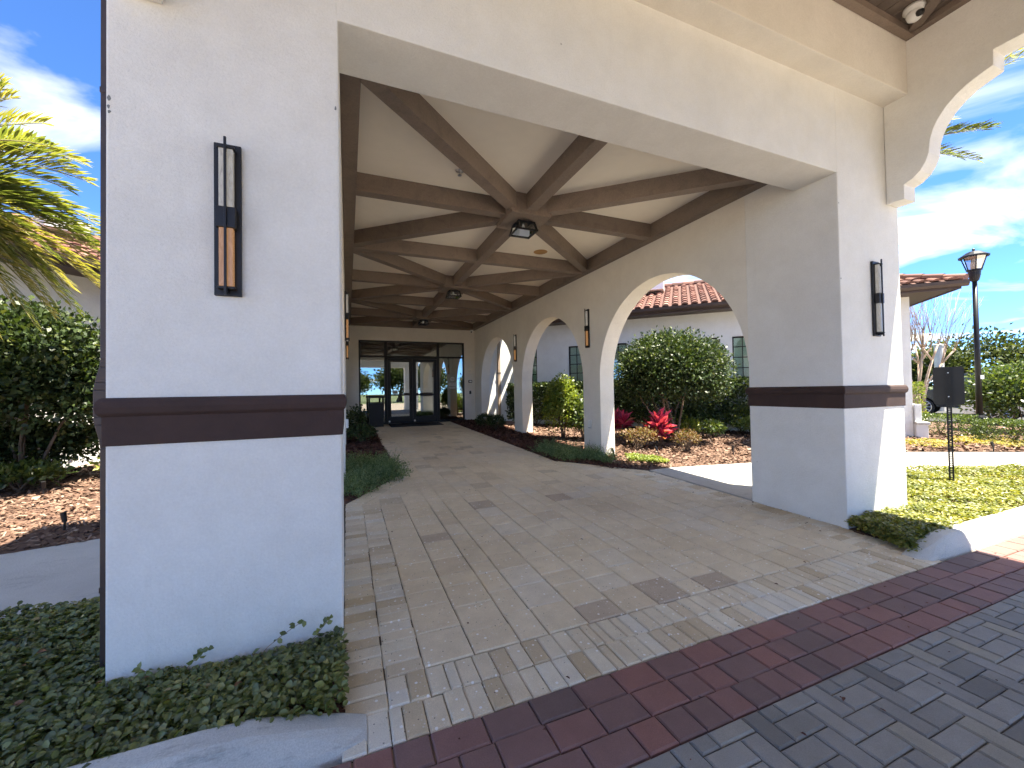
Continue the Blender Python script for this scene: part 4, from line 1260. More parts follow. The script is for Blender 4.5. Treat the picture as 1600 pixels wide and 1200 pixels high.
def chips(name, poly, dens_fn, nmax, mat, seed, exclude=(), bbox=None, label=None, size=(.03, .085)):
    g = np.random.default_rng(seed)
    xs = [p[0] for p in poly]; ys_ = [p[1] for p in poly]
    bb = bbox or (min(xs), max(xs), min(ys_), max(ys_))
    P = np.stack([g.uniform(bb[0], bb[1], nmax), g.uniform(bb[2], bb[3], nmax)], 1)
    keep = in_poly(P, poly) & (g.random(nmax) < dens_fn(P[:, 0], P[:, 1]))
    for (a, b_, c, d) in exclude:
        keep &= ~((P[:, 0] > a) & (P[:, 0] < b_) & (P[:, 1] > c) & (P[:, 1] < d))
    P = P[keep]; n = len(P)
    far = np.hypot(P[:, 0], P[:, 1])
    grow = np.clip(far / 7.0, 1, 2.2)
    z = zgv(P[:, 1]) + g.uniform(.004, .035, n) + .012 * wob(P[:, 0], P[:, 1], 2.0, seed)
    C = np.stack([P[:, 0], P[:, 1], z], 1)
    an = g.uniform(0, 6.283, n); tl = g.normal(0, .28, (n, 2))
    D = np.stack([np.cos(an), np.sin(an), tl[:, 0]], 1)
    S = np.stack([-np.sin(an), np.cos(an), tl[:, 1]], 1)
    L = g.uniform(size[0], size[1], n)[:, None] * grow[:, None] * .5; W = g.uniform(.008, .022, n)[:, None] * grow[:, None] * .75
    j = lambda: g.uniform(.6, 1.15, (n, 1))
    hgt = np.zeros((n, 3)); hgt[:, 2] = .012
    V = np.stack([C - D * L * j() - S * W * j(), C + D * L * j() - S * W * j(), C + D * L * j() + S * W * j() , C - D * L * j() + S * W * j()], 1)
    V[:, 1:3] += hgt[:, None, :] * g.uniform(-1, 1, (n, 1, 1))
    F = np.arange(n * 4).reshape(n, 4)
    o = link(name, quad_mesh(name, V.reshape(-1, 3), F, mat, g.random(n)))
    o['kind'] = 'stuff'
    if label: o['label'] = label; o['category'] = 'mulch'
    return o

chips('bark_mulch', COV_L, lambda x, y: np.ones_like(x), 5000, LEAF['mulch_dark'], 15, bbox=(-1.4, -.03, 2.04, 2.6), label='strip of dark mulch at the edge of the left ground cover')
porch_in = lambda x, y: ((x > mx(XOUT)) & (x < XOUT) & (y > 5.4))
chips('bark_mulch', BED_R, lambda x, y: np.where((x > 5.0) | ((x > 4.6) & (y < 7)), np.clip(1.5 - np.hypot(x, y) / 16, .25, 1), 0), 62000, LEAF['mulch_tan'], 11, bbox=(4.2, 16, 3.5, 13.5), label='sunlit tan bark mulch in the garden right of the arches')
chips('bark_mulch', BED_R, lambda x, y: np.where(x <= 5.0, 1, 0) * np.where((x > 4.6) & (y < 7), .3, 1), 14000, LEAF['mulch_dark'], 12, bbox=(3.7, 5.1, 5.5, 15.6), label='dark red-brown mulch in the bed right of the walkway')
chips('bark_mulch', BED_L, lambda x, y: np.where(x < -.4, np.clip(1.3 - np.hypot(x, y) / 16, .3, 1), 0), 34000, LEAF['mulch_tan'], 13, bbox=(-8, -.4, 4.8, 12), label='tan bark mulch bed left of the big pillar')
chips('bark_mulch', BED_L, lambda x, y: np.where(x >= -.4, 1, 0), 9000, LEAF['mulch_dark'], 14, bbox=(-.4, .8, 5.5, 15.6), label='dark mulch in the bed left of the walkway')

def cover(name, label, poly, dens_fn, nmax, L, W, h, seed, mat, bbox, exclude=(), hexa=True, parent=None, layers=(.25, 1.0)):
    g = np.random.default_rng(seed)
    P = np.stack([g.uniform(bbox[0], bbox[1], nmax), g.uniform(bbox[2], bbox[3], nmax)], 1)
    keep = in_poly(P, poly) & (g.random(nmax) < dens_fn(P[:, 0], P[:, 1]))
    for (a, b_, c, d) in exclude:
        keep &= ~((P[:, 0] > a) & (P[:, 0] < b_) & (P[:, 1] > c) & (P[:, 1] < d))
    P = P[keep]; n = len(P)
    hh = h * (1 + .38 * wob(P[:, 0], P[:, 1], 3.2, seed) + .2 * wob(P[:, 0], P[:, 1], 9, seed + 1))
    f = g.uniform(layers[0], layers[1], n) ** .6
    z = zgv(P[:, 1]) + hh * f
    C = np.stack([P[:, 0], P[:, 1], z], 1)
    an = g.uniform(0, 6.283, n)
    D = np.stack([np.cos(an), np.sin(an), g.normal(.05, .35, n)], 1)
    N = np.stack([g.normal(0, .38, n), g.normal(-.12, .38, n), np.ones(n)], 1)
    t_ = np.clip(.25 + .5 * g.random(n) + .18 * wob(P[:, 0], P[:, 1], 4, seed + 3) + .12 * g.normal(0, 1, n), 0, .985)
    t_[g.random(n) < .006] = 1.0
    l = g.uniform(.7, 1.2, n) * L
    o = link(name, leaf_mesh(name, C, D, N, l, l * W / L * g.uniform(.85, 1.15, n), mat, t_, hexa))
    return tag(o, label, 'ground cover', None, 'stuff')

PILL_L = (XLA - .02, XLB + .02, YF - .01, YPB + .02)
cover('ground_cover', 'dense dark small-leaved ground cover around the foot of the left pillar', [(-.03, 2.6), (-.03, 2.0), (-8, 2.0)] + COV_L[4:],
      lambda x, y: np.where(x < -2.6, .4, 1.0), 48000, .037, .027, .13, 21, LEAF['cover'], (-4.2, -.03, 2.0, 3.66), [PILL_L])
cover('ground_cover', 'low small-leaved ground cover, mostly sunlit, beside the right pillar and kerb', [(4.80, 2.64), (4.60, 2.0)] + [(5.2, 2.0), (16, 1.98)] + COV_R[4:],
      lambda x, y: np.clip(1.25 - x / 22, .3, 1), 66000, .040, .029, .12, 22, LEAF['coversunlit'], (4.58, 15, 1.97, 3.7), [(XR - .02, XRB + .02, YF - .01, YPB + .02)])
cover('ground_cover', 'shaded tuft of ground cover between right pillar and kerb nose', [(4.79, 2.64), (4.56, 1.97), (5.5, 1.99), (5.5, 2.62)], lambda x, y: np.ones_like(x), 5200, .040, .029, .13, 23, LEAF['coversunlit'], (4.52, 5.5, 1.96, 2.65))
g1 = np.random.default_rng(77)
nf_ = 170
fx = np.concatenate([g1.uniform(0, 4.7, 70), g1.uniform(.3, 6.5, 60), XR - np.abs(g1.normal(0, .25, 40))]); fy = np.concatenate([g1.uniform(1.9, 8, 70), g1.uniform(.6, 1.85, 60), g1.uniform(2.6, 5.4, 40)])
fz = np.where(fy > YB, zgv(fy), 0) + .010
fa = g1.uniform(0, 6.28, nf_)
fl = g1.uniform(.008, .030, nf_)
o = link('leaf_litter', leaf_mesh('leaf_litter', np.stack([fx, fy, fz], 1), np.stack([np.cos(fa), np.sin(fa), g1.normal(.1, .15, nf_)], 1), np.stack([g1.normal(0, .3, nf_), g1.normal(0, .3, nf_), np.ones(nf_)], 1), fl, fl * .55, LEAF['mulch_dark'], g1.random(nf_), True))
tag(o, 'sparse crumbs and dry leaf bits scattered on the pavers', 'leaf litter', None, 'stuff')
# a few sprigs standing above the left cover against the pillar
g0 = np.random.default_rng(5)
t = thing('climbing_sprig', 'thin leafy sprig of ground cover climbing the left pillar face', 'sprig', (-.45, YF - .03, .1))
st_ = MB(); LP, LD = [], []
for (x, dx, hh) in ((-.78, .12, .13), (-.45, .22, .17), (-.2, .1, .15), (-.9, -.03, .10)):
    pts = [(x + dx * k / 5, YF - .03 - .012 * k, .10 + hh * (k / 5) ** .8) for k in range(6)]
    st_.tube(pts, .002, 5)
    for k in range(2, 6):
        for q in range(2):
            LP.append(pts[k]); LD.append((g0.normal(), -.4 + g0.normal() * .4, .4 + g0.normal() * .5))
st_.build('stem', MAT['twig'], t)
LP, LD = np.array(LP), np.array(LD)
link('leaves', leaf_mesh('leaves', LP, LD, g0.normal(0, .6, LP.shape) + np.array([0, -1, .4]), .034, .026, LEAF['cover'], g0.uniform(.2, .8, len(LP)), True), t)

def shrub(name, label, cat, base, rx, ry, z0, z1, n, L, W, mat, seed, group=None, shape='dome', stems=6, shell=.35, clump=.12, stemr=.012, crown_name='crown', trunkmat='trunk', spread=.35, hexa=False, nclump=60, rz=0.0, tlo=0.0, thi=.97):
    g = np.random.default_rng(seed)
    bx, by = base; bz = zg(by)
    t = thing(name, label, cat, (bx, by, bz), group)
    c = np.array([bx, by, (z0 + z1) / 2]); rad = np.array([rx, ry, (z1 - z0) / 2])
    if shape == 'box':
        U_ = g.uniform(-1, 1, (n, 3))
        k = g.integers(0, 6, n); ax = k % 3; sgn = np.where(k < 3, 1, -1)
        bot = (ax == 2) & (sgn < 0); sgn[bot] = 1
        U_[np.arange(n), ax] = sgn * (1 - shell * g.random(n) ** 2.0)
        Dn = U_.copy(); P = U_
        P = P * (1 + .05 * np.stack([wob(U_[:, 1] * 4, U_[:, 2] * 4, 2, seed), wob(U_[:, 0] * 4, U_[:, 2] * 4, 2, seed + 1), wob(U_[:, 0] * 6, U_[:, 1] * 6, 2, seed + 2)], 1))
        ca, sa = math.cos(rz), math.sin(rz)
        P = P * rad
        P = np.stack([P[:, 0] * ca - P[:, 1] * sa, P[:, 0] * sa + P[:, 1] * ca, P[:, 2]], 1) + c
        Dn = np.zeros((n, 3)); Dn[np.arange(n), ax] = sgn
        Dn = np.stack([Dn[:, 0] * ca - Dn[:, 1] * sa, Dn[:, 0] * sa + Dn[:, 1] * ca, Dn[:, 2]], 1)
    else:
        cl_ = unit(g.normal(0, 1, (nclump, 3))); cl_[:, 2] = np.where(cl_[:, 2] < -.5, -cl_[:, 2] * .5, cl_[:, 2])
        cr = 1 - .30 * g.random(nclump) ** 1.3
        ci = g.integers(0, nclump, n)
        d0 = unit(cl_[ci] + g.normal(0, spread, (n, 3)))
        r_ = cr[ci] * (1 - shell * g.random(n) ** 1.6) * (1 + clump * g.normal(0, .5, n))
        if shape == 'cone':
            P = d0 * r_[:, None]
            P[:, :2] *= (1.15 - .45 * (P[:, 2:3] + 1) / 2)
            P = P * rad + c
        else:
            P = d0 * r_[:, None]
            if shape == 'dome':
                P[:, 2] = np.where(P[:, 2] < 0, P[:, 2] * .85, P[:, 2])
            P = P * rad + c
        Dn = d0
    D = Dn + g.normal(0, .75, (n, 3)); D[:, 2] += .25
    N = Dn * .9 + g.normal(0, .65, (n, 3)); N[:, 2] += .5
    tt = np.clip(tlo + (thi - tlo) * (.1 + .75 * g.random(n) + .12 * g.normal(0, 1, n)), 0, 1)
    if shape != 'box':
        tt = np.clip(tt + (g.random(nclump)[ci] - .5) * .35, 0, 1)
    l = g.uniform(.65, 1.25, n) * L
    cr_o = link(crown_name, leaf_mesh(crown_name, P, D, N, l, l * W / L, mat, tt, hexa), t)
    if stems:
        m = MB()
        for k in range(stems):
            e = P[g.integers(0, n)]
            e = c + (e - c) * .8
            a0 = g.uniform(0, 6.28); r0 = min(rx, ry) * .10
            p0 = Vector((bx + r0 * math.cos(a0), by + r0 * math.sin(a0), bz - .02))
            pm = p0.lerp(Vector(e), .5) + Vector((g.normal(0, .05), g.normal(0, .05), .05)) * (z1 - z0)
            m.tube([p0, p0.lerp(pm, .5) + Vector((g.normal(0, .02), g.normal(0, .02), 0)), pm, Vector(e)], [stemr * 1.3, stemr, stemr * .8, stemr * .35], 6)
        m.build('stem' if stemr < .03 else 'trunk', MAT[trunkmat], t, smooth=True)
    return t

# --- right garden
shrub('dome_tree', 'large clipped dome-shaped evergreen tree in front of the tiled wing', 'tree', (7.65, 7.98), 1.42, 1.36, .55, 2.97, 40000, .080, .046, LEAF['dark'], 41, stems=9, stemr=.030, shell=.36, nclump=260, spread=.17, thi=1.0, clump=.13)
for i, (ua, ub, lab) in enumerate(((-3.95, -2.1, 'clipped hedge along the wing wall behind the second right column'), (-2.0, .1, 'clipped hedge along the wing wall below the second arch window'), (.2, 2.2, 'clipped hedge along the wing wall behind the dome tree'), (2.3, 4.6, 'clipped hedge along the wing wall right of the dome tree'))):
    p = WA + WD * ((ua + ub) / 2) + WN * .65
    shrub('clipped_hedge', lab, 'hedge', (p.x, p.y), (ub - ua) / 2, .32, zg(p.y) + .25, 1.72, 9500, .088, .05, LEAF['dark'], 50 + i, 'hedges along the right wing', 'box', 8, .8, rz=math.atan2(WD.y, WD.x))
def ti_plant(label, base, ztop, n, seed, w_):
    g = np.random.default_rng(seed); bx, by = base; bz = zg(by)
    t = thing('ti_plant', label, 'plant', (bx, by, bz), 'crimson ti plants')
    st_ = MB(); P, D, L = [], [], []
    for k in range(4):
        a = g.uniform(0, 6.28); tp = Vector((bx + math.cos(a) * w_ * .25, by + math.sin(a) * w_ * .25, bz + (ztop - bz) * g.uniform(.3, .62)))
        st_.tube([(bx + math.cos(a) * .04, by + math.sin(a) * .04, bz - .02), tp], [.014, .010], 6)
        for q in range(n):
            f = q / n; b2 = g.uniform(0, 6.28); el = .25 + 1.15 * f + g.normal(0, .12)
            P.append(tp - Vector((0, 0, .18 * (1 - f)))); D.append((math.cos(b2) * math.cos(el), math.sin(b2) * math.cos(el), math.sin(el))); L.append(g.uniform(.26, .42))
    st_.build('stem', MAT['trunk'], t)
    P, D, L = np.array(P), np.array(D), np.array(L)
    N = np.zeros_like(D); N[:, 2] = 1; N += g.normal(0, .25, D.shape)
    link('leaves', leaf_mesh('leaves', P, D, N, L, L * .27, LEAF['red'], np.clip(g.uniform(.1, .9, len(P)) + np.where(g.random(len(P)) < .12, .5, 0), 0, 1), True, .22), t)
ti_plant('crimson ti plant close beside the first right column', (6.42, 8.53), 1.10, 20, 61, .5)
ti_plant('crimson ti plant in front of the dome tree trunk', (6.65, 7.38), 1.20, 26, 62, .6)
for (lab, b_, rx, z1, n, mat, sd_, st_n, L_) in (
        ('sparse bronze shrub left of the crimson ti plant, nearer the column', (5.99, 7.24), .46, .68, 1000, 'brown', 63, 26, .055),
        ('sparse bronze shrub right of the crimson ti plant', (6.75, 6.66), .34, .62, 750, 'brown', 64, 22, .05),
        ('bright green leafy shrub right of the bronze shrubs', (9.05, 7.95), .33, .66, 520, 'mid', 65, 6, .085),
        ('small pale green shrub tucked between ti plant and dome tree', (8.35, 8.1), .28, .72, 380, 'lime', 66, 6, .085),
        ('yellow-green shrub next to the right pillar band', (10.55, 8.35), .52, 1.08, 1500, 'lime', 67, 8, .075),
        ('low dark green spreading shrub below the yellow-green one', (10.35, 7.75), .60, .70, 1800, 'mid', 68, 8, .065),
        ('low green shrub right behind the dome tree foot', (9.75, 9.2), .75, .95, 2200, 'mid', 69, 8, .065)):
    bz = zg(b_[1])
    shrub('garden_shrub', lab, 'shrub', b_, rx, rx * .9, bz + .06, z1, n, L_, L_ * .5, LEAF[mat], sd_, 'shrubs in the right garden', 'dome', st_n, .5, .2, .007, nclump=26, spread=.38)
shrub('garden_shrub', 'tall bright green shrub seen through the second right arch', 'shrub', (5.28, 9.45), .56, .52, .22, 1.93, 5600, .080, .050, LEAF['lime'], 71, 'shrubs in the right garden', 'cone', 10, .55, .18, .010, nclump=60, thi=.85)
shrub('garden_shrub', 'shorter loose green shrub right of the tall one in the second arch', 'shrub', (5.75, 9.1), .50, .50, .20, 1.40, 3000, .075, .045, LEAF['mid'], 72, 'shrubs in the right garden', 'dome', 16, .7, .25, .010, nclump=40, spread=.4)
shrub('boxwood', 'left of two dark boxwood balls near the far right arch', 'shrub', (4.18, 12.75), .30, .30, .30, .78, 1500, .045, .026, LEAF['dark'], 73, 'dark boxwood balls', 'dome', 4, .35)
shrub('boxwood', 'right of two dark boxwood balls near the far right arch', 'shrub', (4.33, 12.0), .32, .32, .28, .80, 1700, .045, .026, LEAF['dark'], 74, 'dark boxwood balls', 'dome', 4, .35)
shrub('door_shrub', 'dark leafy shrub in the left bed close to the glass entrance', 'shrub', (.22, 12.3), .34, .42, .28, 1.18, 900, .085, .04, LEAF['dark'], 75, None, 'dome', 8, .7, .25, nclump=24)
shrub('door_shrub', 'low dark shrub in the left bed in front of the taller one', 'shrub', (.30, 11.2), .40, .55, .24, .72, 1300, .06, .03, LEAF['dark'], 76, None, 'dome', 5, .5, .2, nclump=24)

def fern(label, pts, seed, h=.27):
    g = np.random.default_rng(seed)
    xs = [p[0] for p in pts]; ys_ = [p[1] for p in pts]
    bx, by = sum(xs) / len(xs), sum(ys_) / len(ys_)
    t = thing('asparagus_fern', label, 'fern', (bx, by, zg(by)), 'feathery ferns beside the walkway')
    P, D, N, L = [], [], [], []
    for (x, y) in pts:
        for k in range(85):
            a = g.uniform(0, 6.28); el = g.uniform(.35, 1.45); ln = g.uniform(.5, 1.1) * h * 1.15
            x0, y0 = x + g.normal(0, .10), y + g.normal(0, .10)
            d = np.array([math.cos(a) * math.cos(el), math.sin(a) * math.cos(el), math.sin(el)])
            for q in range(9):
                f = (q + 1) / 9
                p = np.array([x0, y0, zg(y0) + .01]) + d * ln * f; p[2] -= .35 * ln * f * f * math.cos(el)
                P.append(p); dd = d * .5 + g.normal(0, .6, 3); dd[2] += .25; D.append(dd); N.append(g.normal(0, 1, 3)); L.append(.05 * (1.15 - f * .5))
    P, D, N, L = map(np.array, (P, D, N, L))
    link('fronds', leaf_mesh('fronds', P, D, N, L, L * .32, LEAF['fern'], g.uniform(0, 1, len(P))), t)
fern('feathery green fern patch in the left bed beside the pillar', [(x, y) for x in (.12, .40, .64) for y in (6.7, 7.05, 7.4, 7.75)] + [(.08, 6.0), (.3, 6.35), (.1, 6.35), (.05, 8.0), (.3, 8.05)], 81)
fern('feathery green fern patch at the foot of the first right column', [(3.95, 7.3), (4.2, 7.0), (4.45, 6.8), (4.1, 7.6), (4.4, 7.3), (3.95, 7.9), (4.2, 8.1), (4.55, 6.5), (4.0, 6.95), (4.3, 7.7), (4.62, 7.0)], 82)
pp = [(4.9, 6.25), (5.35, 5.85), (5.6, 5.95), (5.5, 6.35), (5.05, 6.55)]
cover('ground_cover', 'bright lime ground cover patch in front of the first right column', pp, lambda x, y: np.ones_like(x), 3800, .04, .024, .10, 83, LEAF['lime'], (4.8, 5.7, 5.8, 6.6))
for i, (poly, sd_, n) in enumerate((([(11.6, 5.9), (11.9, 4.7), (13.8, 4.0), (17.5, 4.3), (18, 5.2), (14, 5.2)], 84, 6000),)):
    cover('ground_cover', 'yellow flowering ground cover strip beyond the sunlit path', poly, lambda x, y: np.where(wob(x, y, 1.6, 9) > -.15, 1, .08), n, .06, .036, .10, sd_, m_leaf('yellow_flower', [(0, (.12, .13, .03)), (.5, (.27, .23, .06)), (1, (.42, .34, .09))], .6, .3), (11, 18, 3.9, 6))

# --- left garden
shrub('dome_tree', 'dark rounded evergreen tree left of the big pillar', 'tree', (-4.62, 8.72), 1.28, .90, .20, 2.98, 27000, .090, .054, LEAF['dark'], 91, stems=5, stemr=.022, shell=.6, nclump=150, spread=.24, tlo=0, thi=.95)
shrub('garden_shrub', 'low green leafy shrub on the mulch below the left tree', 'shrub', (-4.42, 8.15), .52, .42, zg(8.1) + .03, .58, 900, .10, .05, LEAF['mid'], 92, None, 'dome', 6, .6, .2, nclump=26)
shrub('garden_shrub', 'small dark shrub at the left frame edge below the tree', 'shrub', (-5.2, 8.35), .40, .40, zg(8.1) + .03, .72, 600, .09, .05, LEAF['dark'], 94, None, 'dome', 6, .6, .2, nclump=20)
shrub('garden_shrub', 'small bright lime shrub peeking out beside the brown downspout', 'shrub', (-3.62, 8.75), .20, .2, zg(8.7) + .03, .56, 160, .10, .05, LEAF['lime'], 93, None, 'dome', 4, .6, .2, nclump=12)

shrub('garden_shrub', 'dark low shrub mass under the left dome tree against the wall', 'shrub', (-4.75, 9.15), 1.15, .45, zg(9) + .02, 1.15, 5200, .09, .05, LEAF['dark'], 95, None, 'dome', 6, .7, .2, nclump=40)
def frond(m, P, D, N, L, T, c, tip, sag, g, nl=58, ll=.42, tint=(.1, .8)):
    c, tip = Vector(c), Vector(tip)
    mid = c.lerp(tip, .5) + Vector((0, 0, sag))
    pts = []
    for k in range(nl + 1):
        f = k / nl
        pts.append(c * (1 - f) ** 2 + mid * (2 * f * (1 - f)) + tip * f * f)
    m.tube(pts[::3] + [pts[-1]], [.022 * (1 - .85 * i / (len(pts[::3]))) for i in range(len(pts[::3]) + 1)], 6)
    tb = g.uniform(*tint)
    for k in range(3, nl + 1):
        t_ = (pts[k] - pts[k - 1]).normalized()
        s = t_.cross(Vector((0, 0, 1)))
        if s.length < .05: s = Vector((1, 0, 0))
        s.normalize(); u_ = s.cross(t_)
        f = k / nl
        ln = ll * (math.sin(math.pi * min(1, .12 + f * .80)) ** .6)
        for sg in (-1, 1):
            d = t_ * (.75 + .5 * f) + s * sg * (.85 + g.normal(0, .12)) + u_ * (.42 + g.normal(0, .16))
            P.append(pts[k]); D.append(d); N.append(u_ + s * sg * -.3); L.append(ln * g.uniform(.85, 1.1)); T.append(np.clip(tb + g.normal(0, .13), 0, 1))
def palm(label, base, c, tips, nrand, seed, rlen, mat='palm', ll=.42, sag=.45, avoid=None):
    g = np.random.default_rng(seed)
    t = thing('palm_tree', label, 'palm', (base[0], base[1], zg(base[1])))
    m = MB(); P, D, N, L, T = [], [], [], [], []
    for tp in tips:
        frond(m, P, D, N, L, T, c, tp[:3], tp[3], g, ll=ll)
        frond(m, P, D, N, L, T, c, (tp[0] + g.normal(0, .14) - .12, tp[1] + g.normal(0, .14), tp[2] + g.normal(0, .16)), tp[3] * g.uniform(.8, 1.15), g, ll=ll, tint=(.25, .95))
    for k in range(nrand):
        a = g.uniform(0, 6.28); e = g.uniform(-.6, 1.1)
        if avoid and avoid[0] < a < avoid[1]: continue
        tp = (c[0] + rlen * math.cos(a) * math.cos(e * .8), c[1] + rlen * math.sin(a) * math.cos(e * .8), c[2] + rlen * math.sin(e) * .8 - .3)
        frond(m, P, D, N, L, T, c, tp, sag, g, ll=ll)
    m.build('frond_stem', m_plain('frond_stem', (.24, .22, .08), .5), t, smooth=True)
    P, D, N, L = np.array([tuple(p) for p in P]), np.array([tuple(p) for p in D]), np.array([tuple(p) for p in N]), np.array(L)
    link('fronds', leaf_mesh('fronds', P, D, N, L, .034 * ll / .42, LEAF[mat], np.array(T)), t)
    tr = MB(); n = 16
    for k in range(n):
        z0 = zg(base[1]) - .05 + (c[2] - .1 - zg(base[1])) * k / n; z1 = zg(base[1]) - .05 + (c[2] - .1 - zg(base[1])) * (k + 1) / n
        fx = lambda f: (base[0] + (c[0] - base[0]) * f, base[1] + (c[1] - base[1]) * f)
        p0, p1 = fx(k / n), fx((k + 1) / n)
        tr.tube([(p0[0], p0[1], z0), (p1[0], p1[1], z1)], [.17, .20], 12)
    tr.build('trunk', MAT['trunk'], t)
    return t
CL = (-4.85, 6.62, 3.85)
palm('feathery palm with drooping yellow-green fronds at the left frame edge', (-4.95, 6.6), CL,
     [(-3.66, 7.12, 5.10, .35), (-3.35, 7.25, 4.72, .55), (-3.45, 7.20, 4.30, .50), (-3.12, 7.37, 3.85, .62), (-3.10, 7.36, 3.40, .68), (-3.15, 7.33, 3.08, .70), (-3.38, 7.22, 2.72, .75), (-3.70, 7.08, 2.45, .72),
      (-4.0, 6.95, 2.35, .70), (-3.95, 6.96, 5.35, .25), (-4.25, 6.7, 2.3, .6), (-3.5, 7.0, 3.35, .6), (-3.6, 7.4, 3.1, .7), (-3.4, 7.5, 3.7, .6), (-3.8, 7.2, 2.9, .8), (-3.3, 7.27, 4.48, .5), (-3.5, 7.2, 4.02, .55), (-3.2, 7.3, 3.62, .6), (-3.9, 7.0, 4.62, .4), (-3.9, 7.0, 3.3, .6), (-3.6, 7.12, 2.78, .72)], 14, 101, 1.9, ll=.40, avoid=(0.0, 0.9))
CR = (11.70, 5.75, 6.95)
palm('tall palm behind the scalloped canopy wall with frond tips against the sky', (11.70, 5.75), CR,
     [(12.42, 3.86, 6.80, .30), (12.34, 4.09, 6.22, .42), (12.60, 3.30, 8.05, .35), (12.9, 4.4, 8.6, .2)], 13, 102, 2.0, ll=.42, avoid=(4.4, 6.2))

# ------------------------------------------------------------------ right foreground: sign
t = thing('road_sign', 'black sign seen from behind on a perforated post in the ground cover', 'sign', (7.93, 2.98, .03))
sa = math.atan2(2.847 - 3.09, 7.977 - 7.886)
ca_, sa_ = math.cos(sa), math.sin(sa)
def SG(u, o, z): return (7.93 + u * ca_ - o * sa_, 2.98 + u * sa_ + o * ca_, z)
rc = []
hw, z0, z1, r_ = .152, 1.205, 1.745, .035
for (cx_, cz_, a0) in ((hw - r_, z1 - r_, 0), (-hw + r_, z1 - r_, 90), (-hw + r_, z0 + r_, 180), (hw - r_, z0 + r_, 270)):
    for k in range(5):
        an = R(a0 + k * 22.5); rc.append((cx_ + r_ * math.cos(an), cz_ + r_ * math.sin(an)))
MB(SG).prism(rc, .024, .030, 'y').build('panel', MAT['black'], t)
pm = MB(SG)
hz = []
z = .0
while z < 1.72:           # U-channel post with punched holes: web pieces between the holes
    pm.box(-.009, .009, .006, .010, z + .012, z + .025) ; z += .025
pm.box(-.024, -.009, .006, .0105, -.1, 1.72); pm.box(.009, .024, .006, .0105, -.1, 1.72)
pm.box(-.028, -.024, -.012, .0105, -.1, 1.72); pm.box(.024, .028, -.012, .0105, -.1, 1.72)
pm.build('post', MAT['black'], t)
for z in (1.32, 1.66):
    MB(SG).tube([(0, -.006, z), (0, .023, z)], .008, 8).build('bolt', MAT['alloy'], t)

# ------------------------------------------------------------------ lamp post
LX, LY = 15.63, 5.29
t = thing('street_lamp', 'black lamp post with tapered glass lantern against the sky', 'street lamp', (LX, LY, .09))
B = (LX, LY, 0)
MB().lathe([(.16, .05), (.16, .22), (.13, .26), (.12, .60), (.09, .66)], B, 16).build('base', MAT['black'], t, smooth=False)
MB().lathe([(.066, .60), (.056, 2.4), (.048, 4.26)], B, 16).build('pole', MAT['black'], t, smooth=True)
MB().lathe([(.054, 4.24), (.085, 4.27), (.10, 4.33), (.115, 4.40), (.125, 4.52), (.15, 4.53), (.15, 4.56)], B, 16).build('collar', MAT['black'], t)
lf = MB()
for k in range(6):
    a = 2 * math.pi * (k + .5) / 6
    lf.tube([(LX + .145 * math.cos(a), LY + .145 * math.sin(a), 4.55), (LX + .245 * math.cos(a), LY + .245 * math.sin(a), 4.90)], .013, 6)
lf.build('lantern_frame', MAT['black'], t)
for k in range(6):
    a, b_ = 2 * math.pi * (k + .5) / 6, 2 * math.pi * (k + 1.5) / 6
    MB().add([(LX + .143 * math.cos(a), LY + .143 * math.sin(a), 4.56), (LX + .143 * math.cos(b_), LY + .143 * math.sin(b_), 4.56), (LX + .240 * math.cos(b_), LY + .240 * math.sin(b_), 4.89), (LX + .240 * math.cos(a), LY + .240 * math.sin(a), 4.89)], [(0, 1, 2, 3)]).build('pane', MAT['clearglass'], t)
MB().lathe([(.29, 4.885), (.295, 4.92), (.26, 4.94), (.14, 5.03), (.08, 5.055), (.025, 5.065), (.028, 5.09), (.034, 5.11), (.012, 5.135)], B, 18).build('cap', MAT['black'], t)
MB().lathe([(.06, 4.56), (.075, 4.66), (.05, 4.82), (.02, 4.86)], B, 12).build('globe', MAT['frost'], t, smooth=True)
MB().box(LX - .085, LX + .085, LY - .082, LY - .066, 1.62, 1.72).build('tag', MAT['whitep'], t)

# ------------------------------------------------------------------ far right planting
for i, (x, y, a, b_, lab) in enumerate(((14.9, 5.25 + .55, .72, .42, 'clipped box hedge left of the lamp post'), (14.6, 4.45, .60, .42, 'clipped box hedge right of the lamp post'), (14.65, 3.35, .50, .42, 'clipped box hedge at the right frame edge'))):
    shrub('box_hedge', lab, 'hedge', (x, y), .45, a * .8, zg(y) + .05, .60 + .06 * (i == 0), 3600, .045, .028, LEAF['mid'], 110 + i, 'box hedges by the lamp post', 'box', 4, .4)
shrub('bay_shrub', 'tall leafy shrub standing behind the lamp post', 'shrub', (17.7, 5.25), 1.05, 1.05, .12, 2.20, 6500, .11, .06, LEAF['mid'], 115, None, 'dome', 8, .7, .2, nclump=60)
shrub('bay_shrub', 'loose yellow-green shrub at the right edge behind the hedge', 'shrub', (17.6, 3.7), 1.05, 1.05, .12, 1.65, 6000, .11, .06, LEAF['lime'], 116, None, 'dome', 8, .7, .2, nclump=50, thi=.7)
shrub('hedge_shrub', 'upright yellow-green shrub below the bare tree beside the wing corner', 'shrub', (17.8, 7.56), .22, .22, .25, 1.55, 1200, .07, .04, LEAF['lime'], 117, None, 'box', 5, .6)
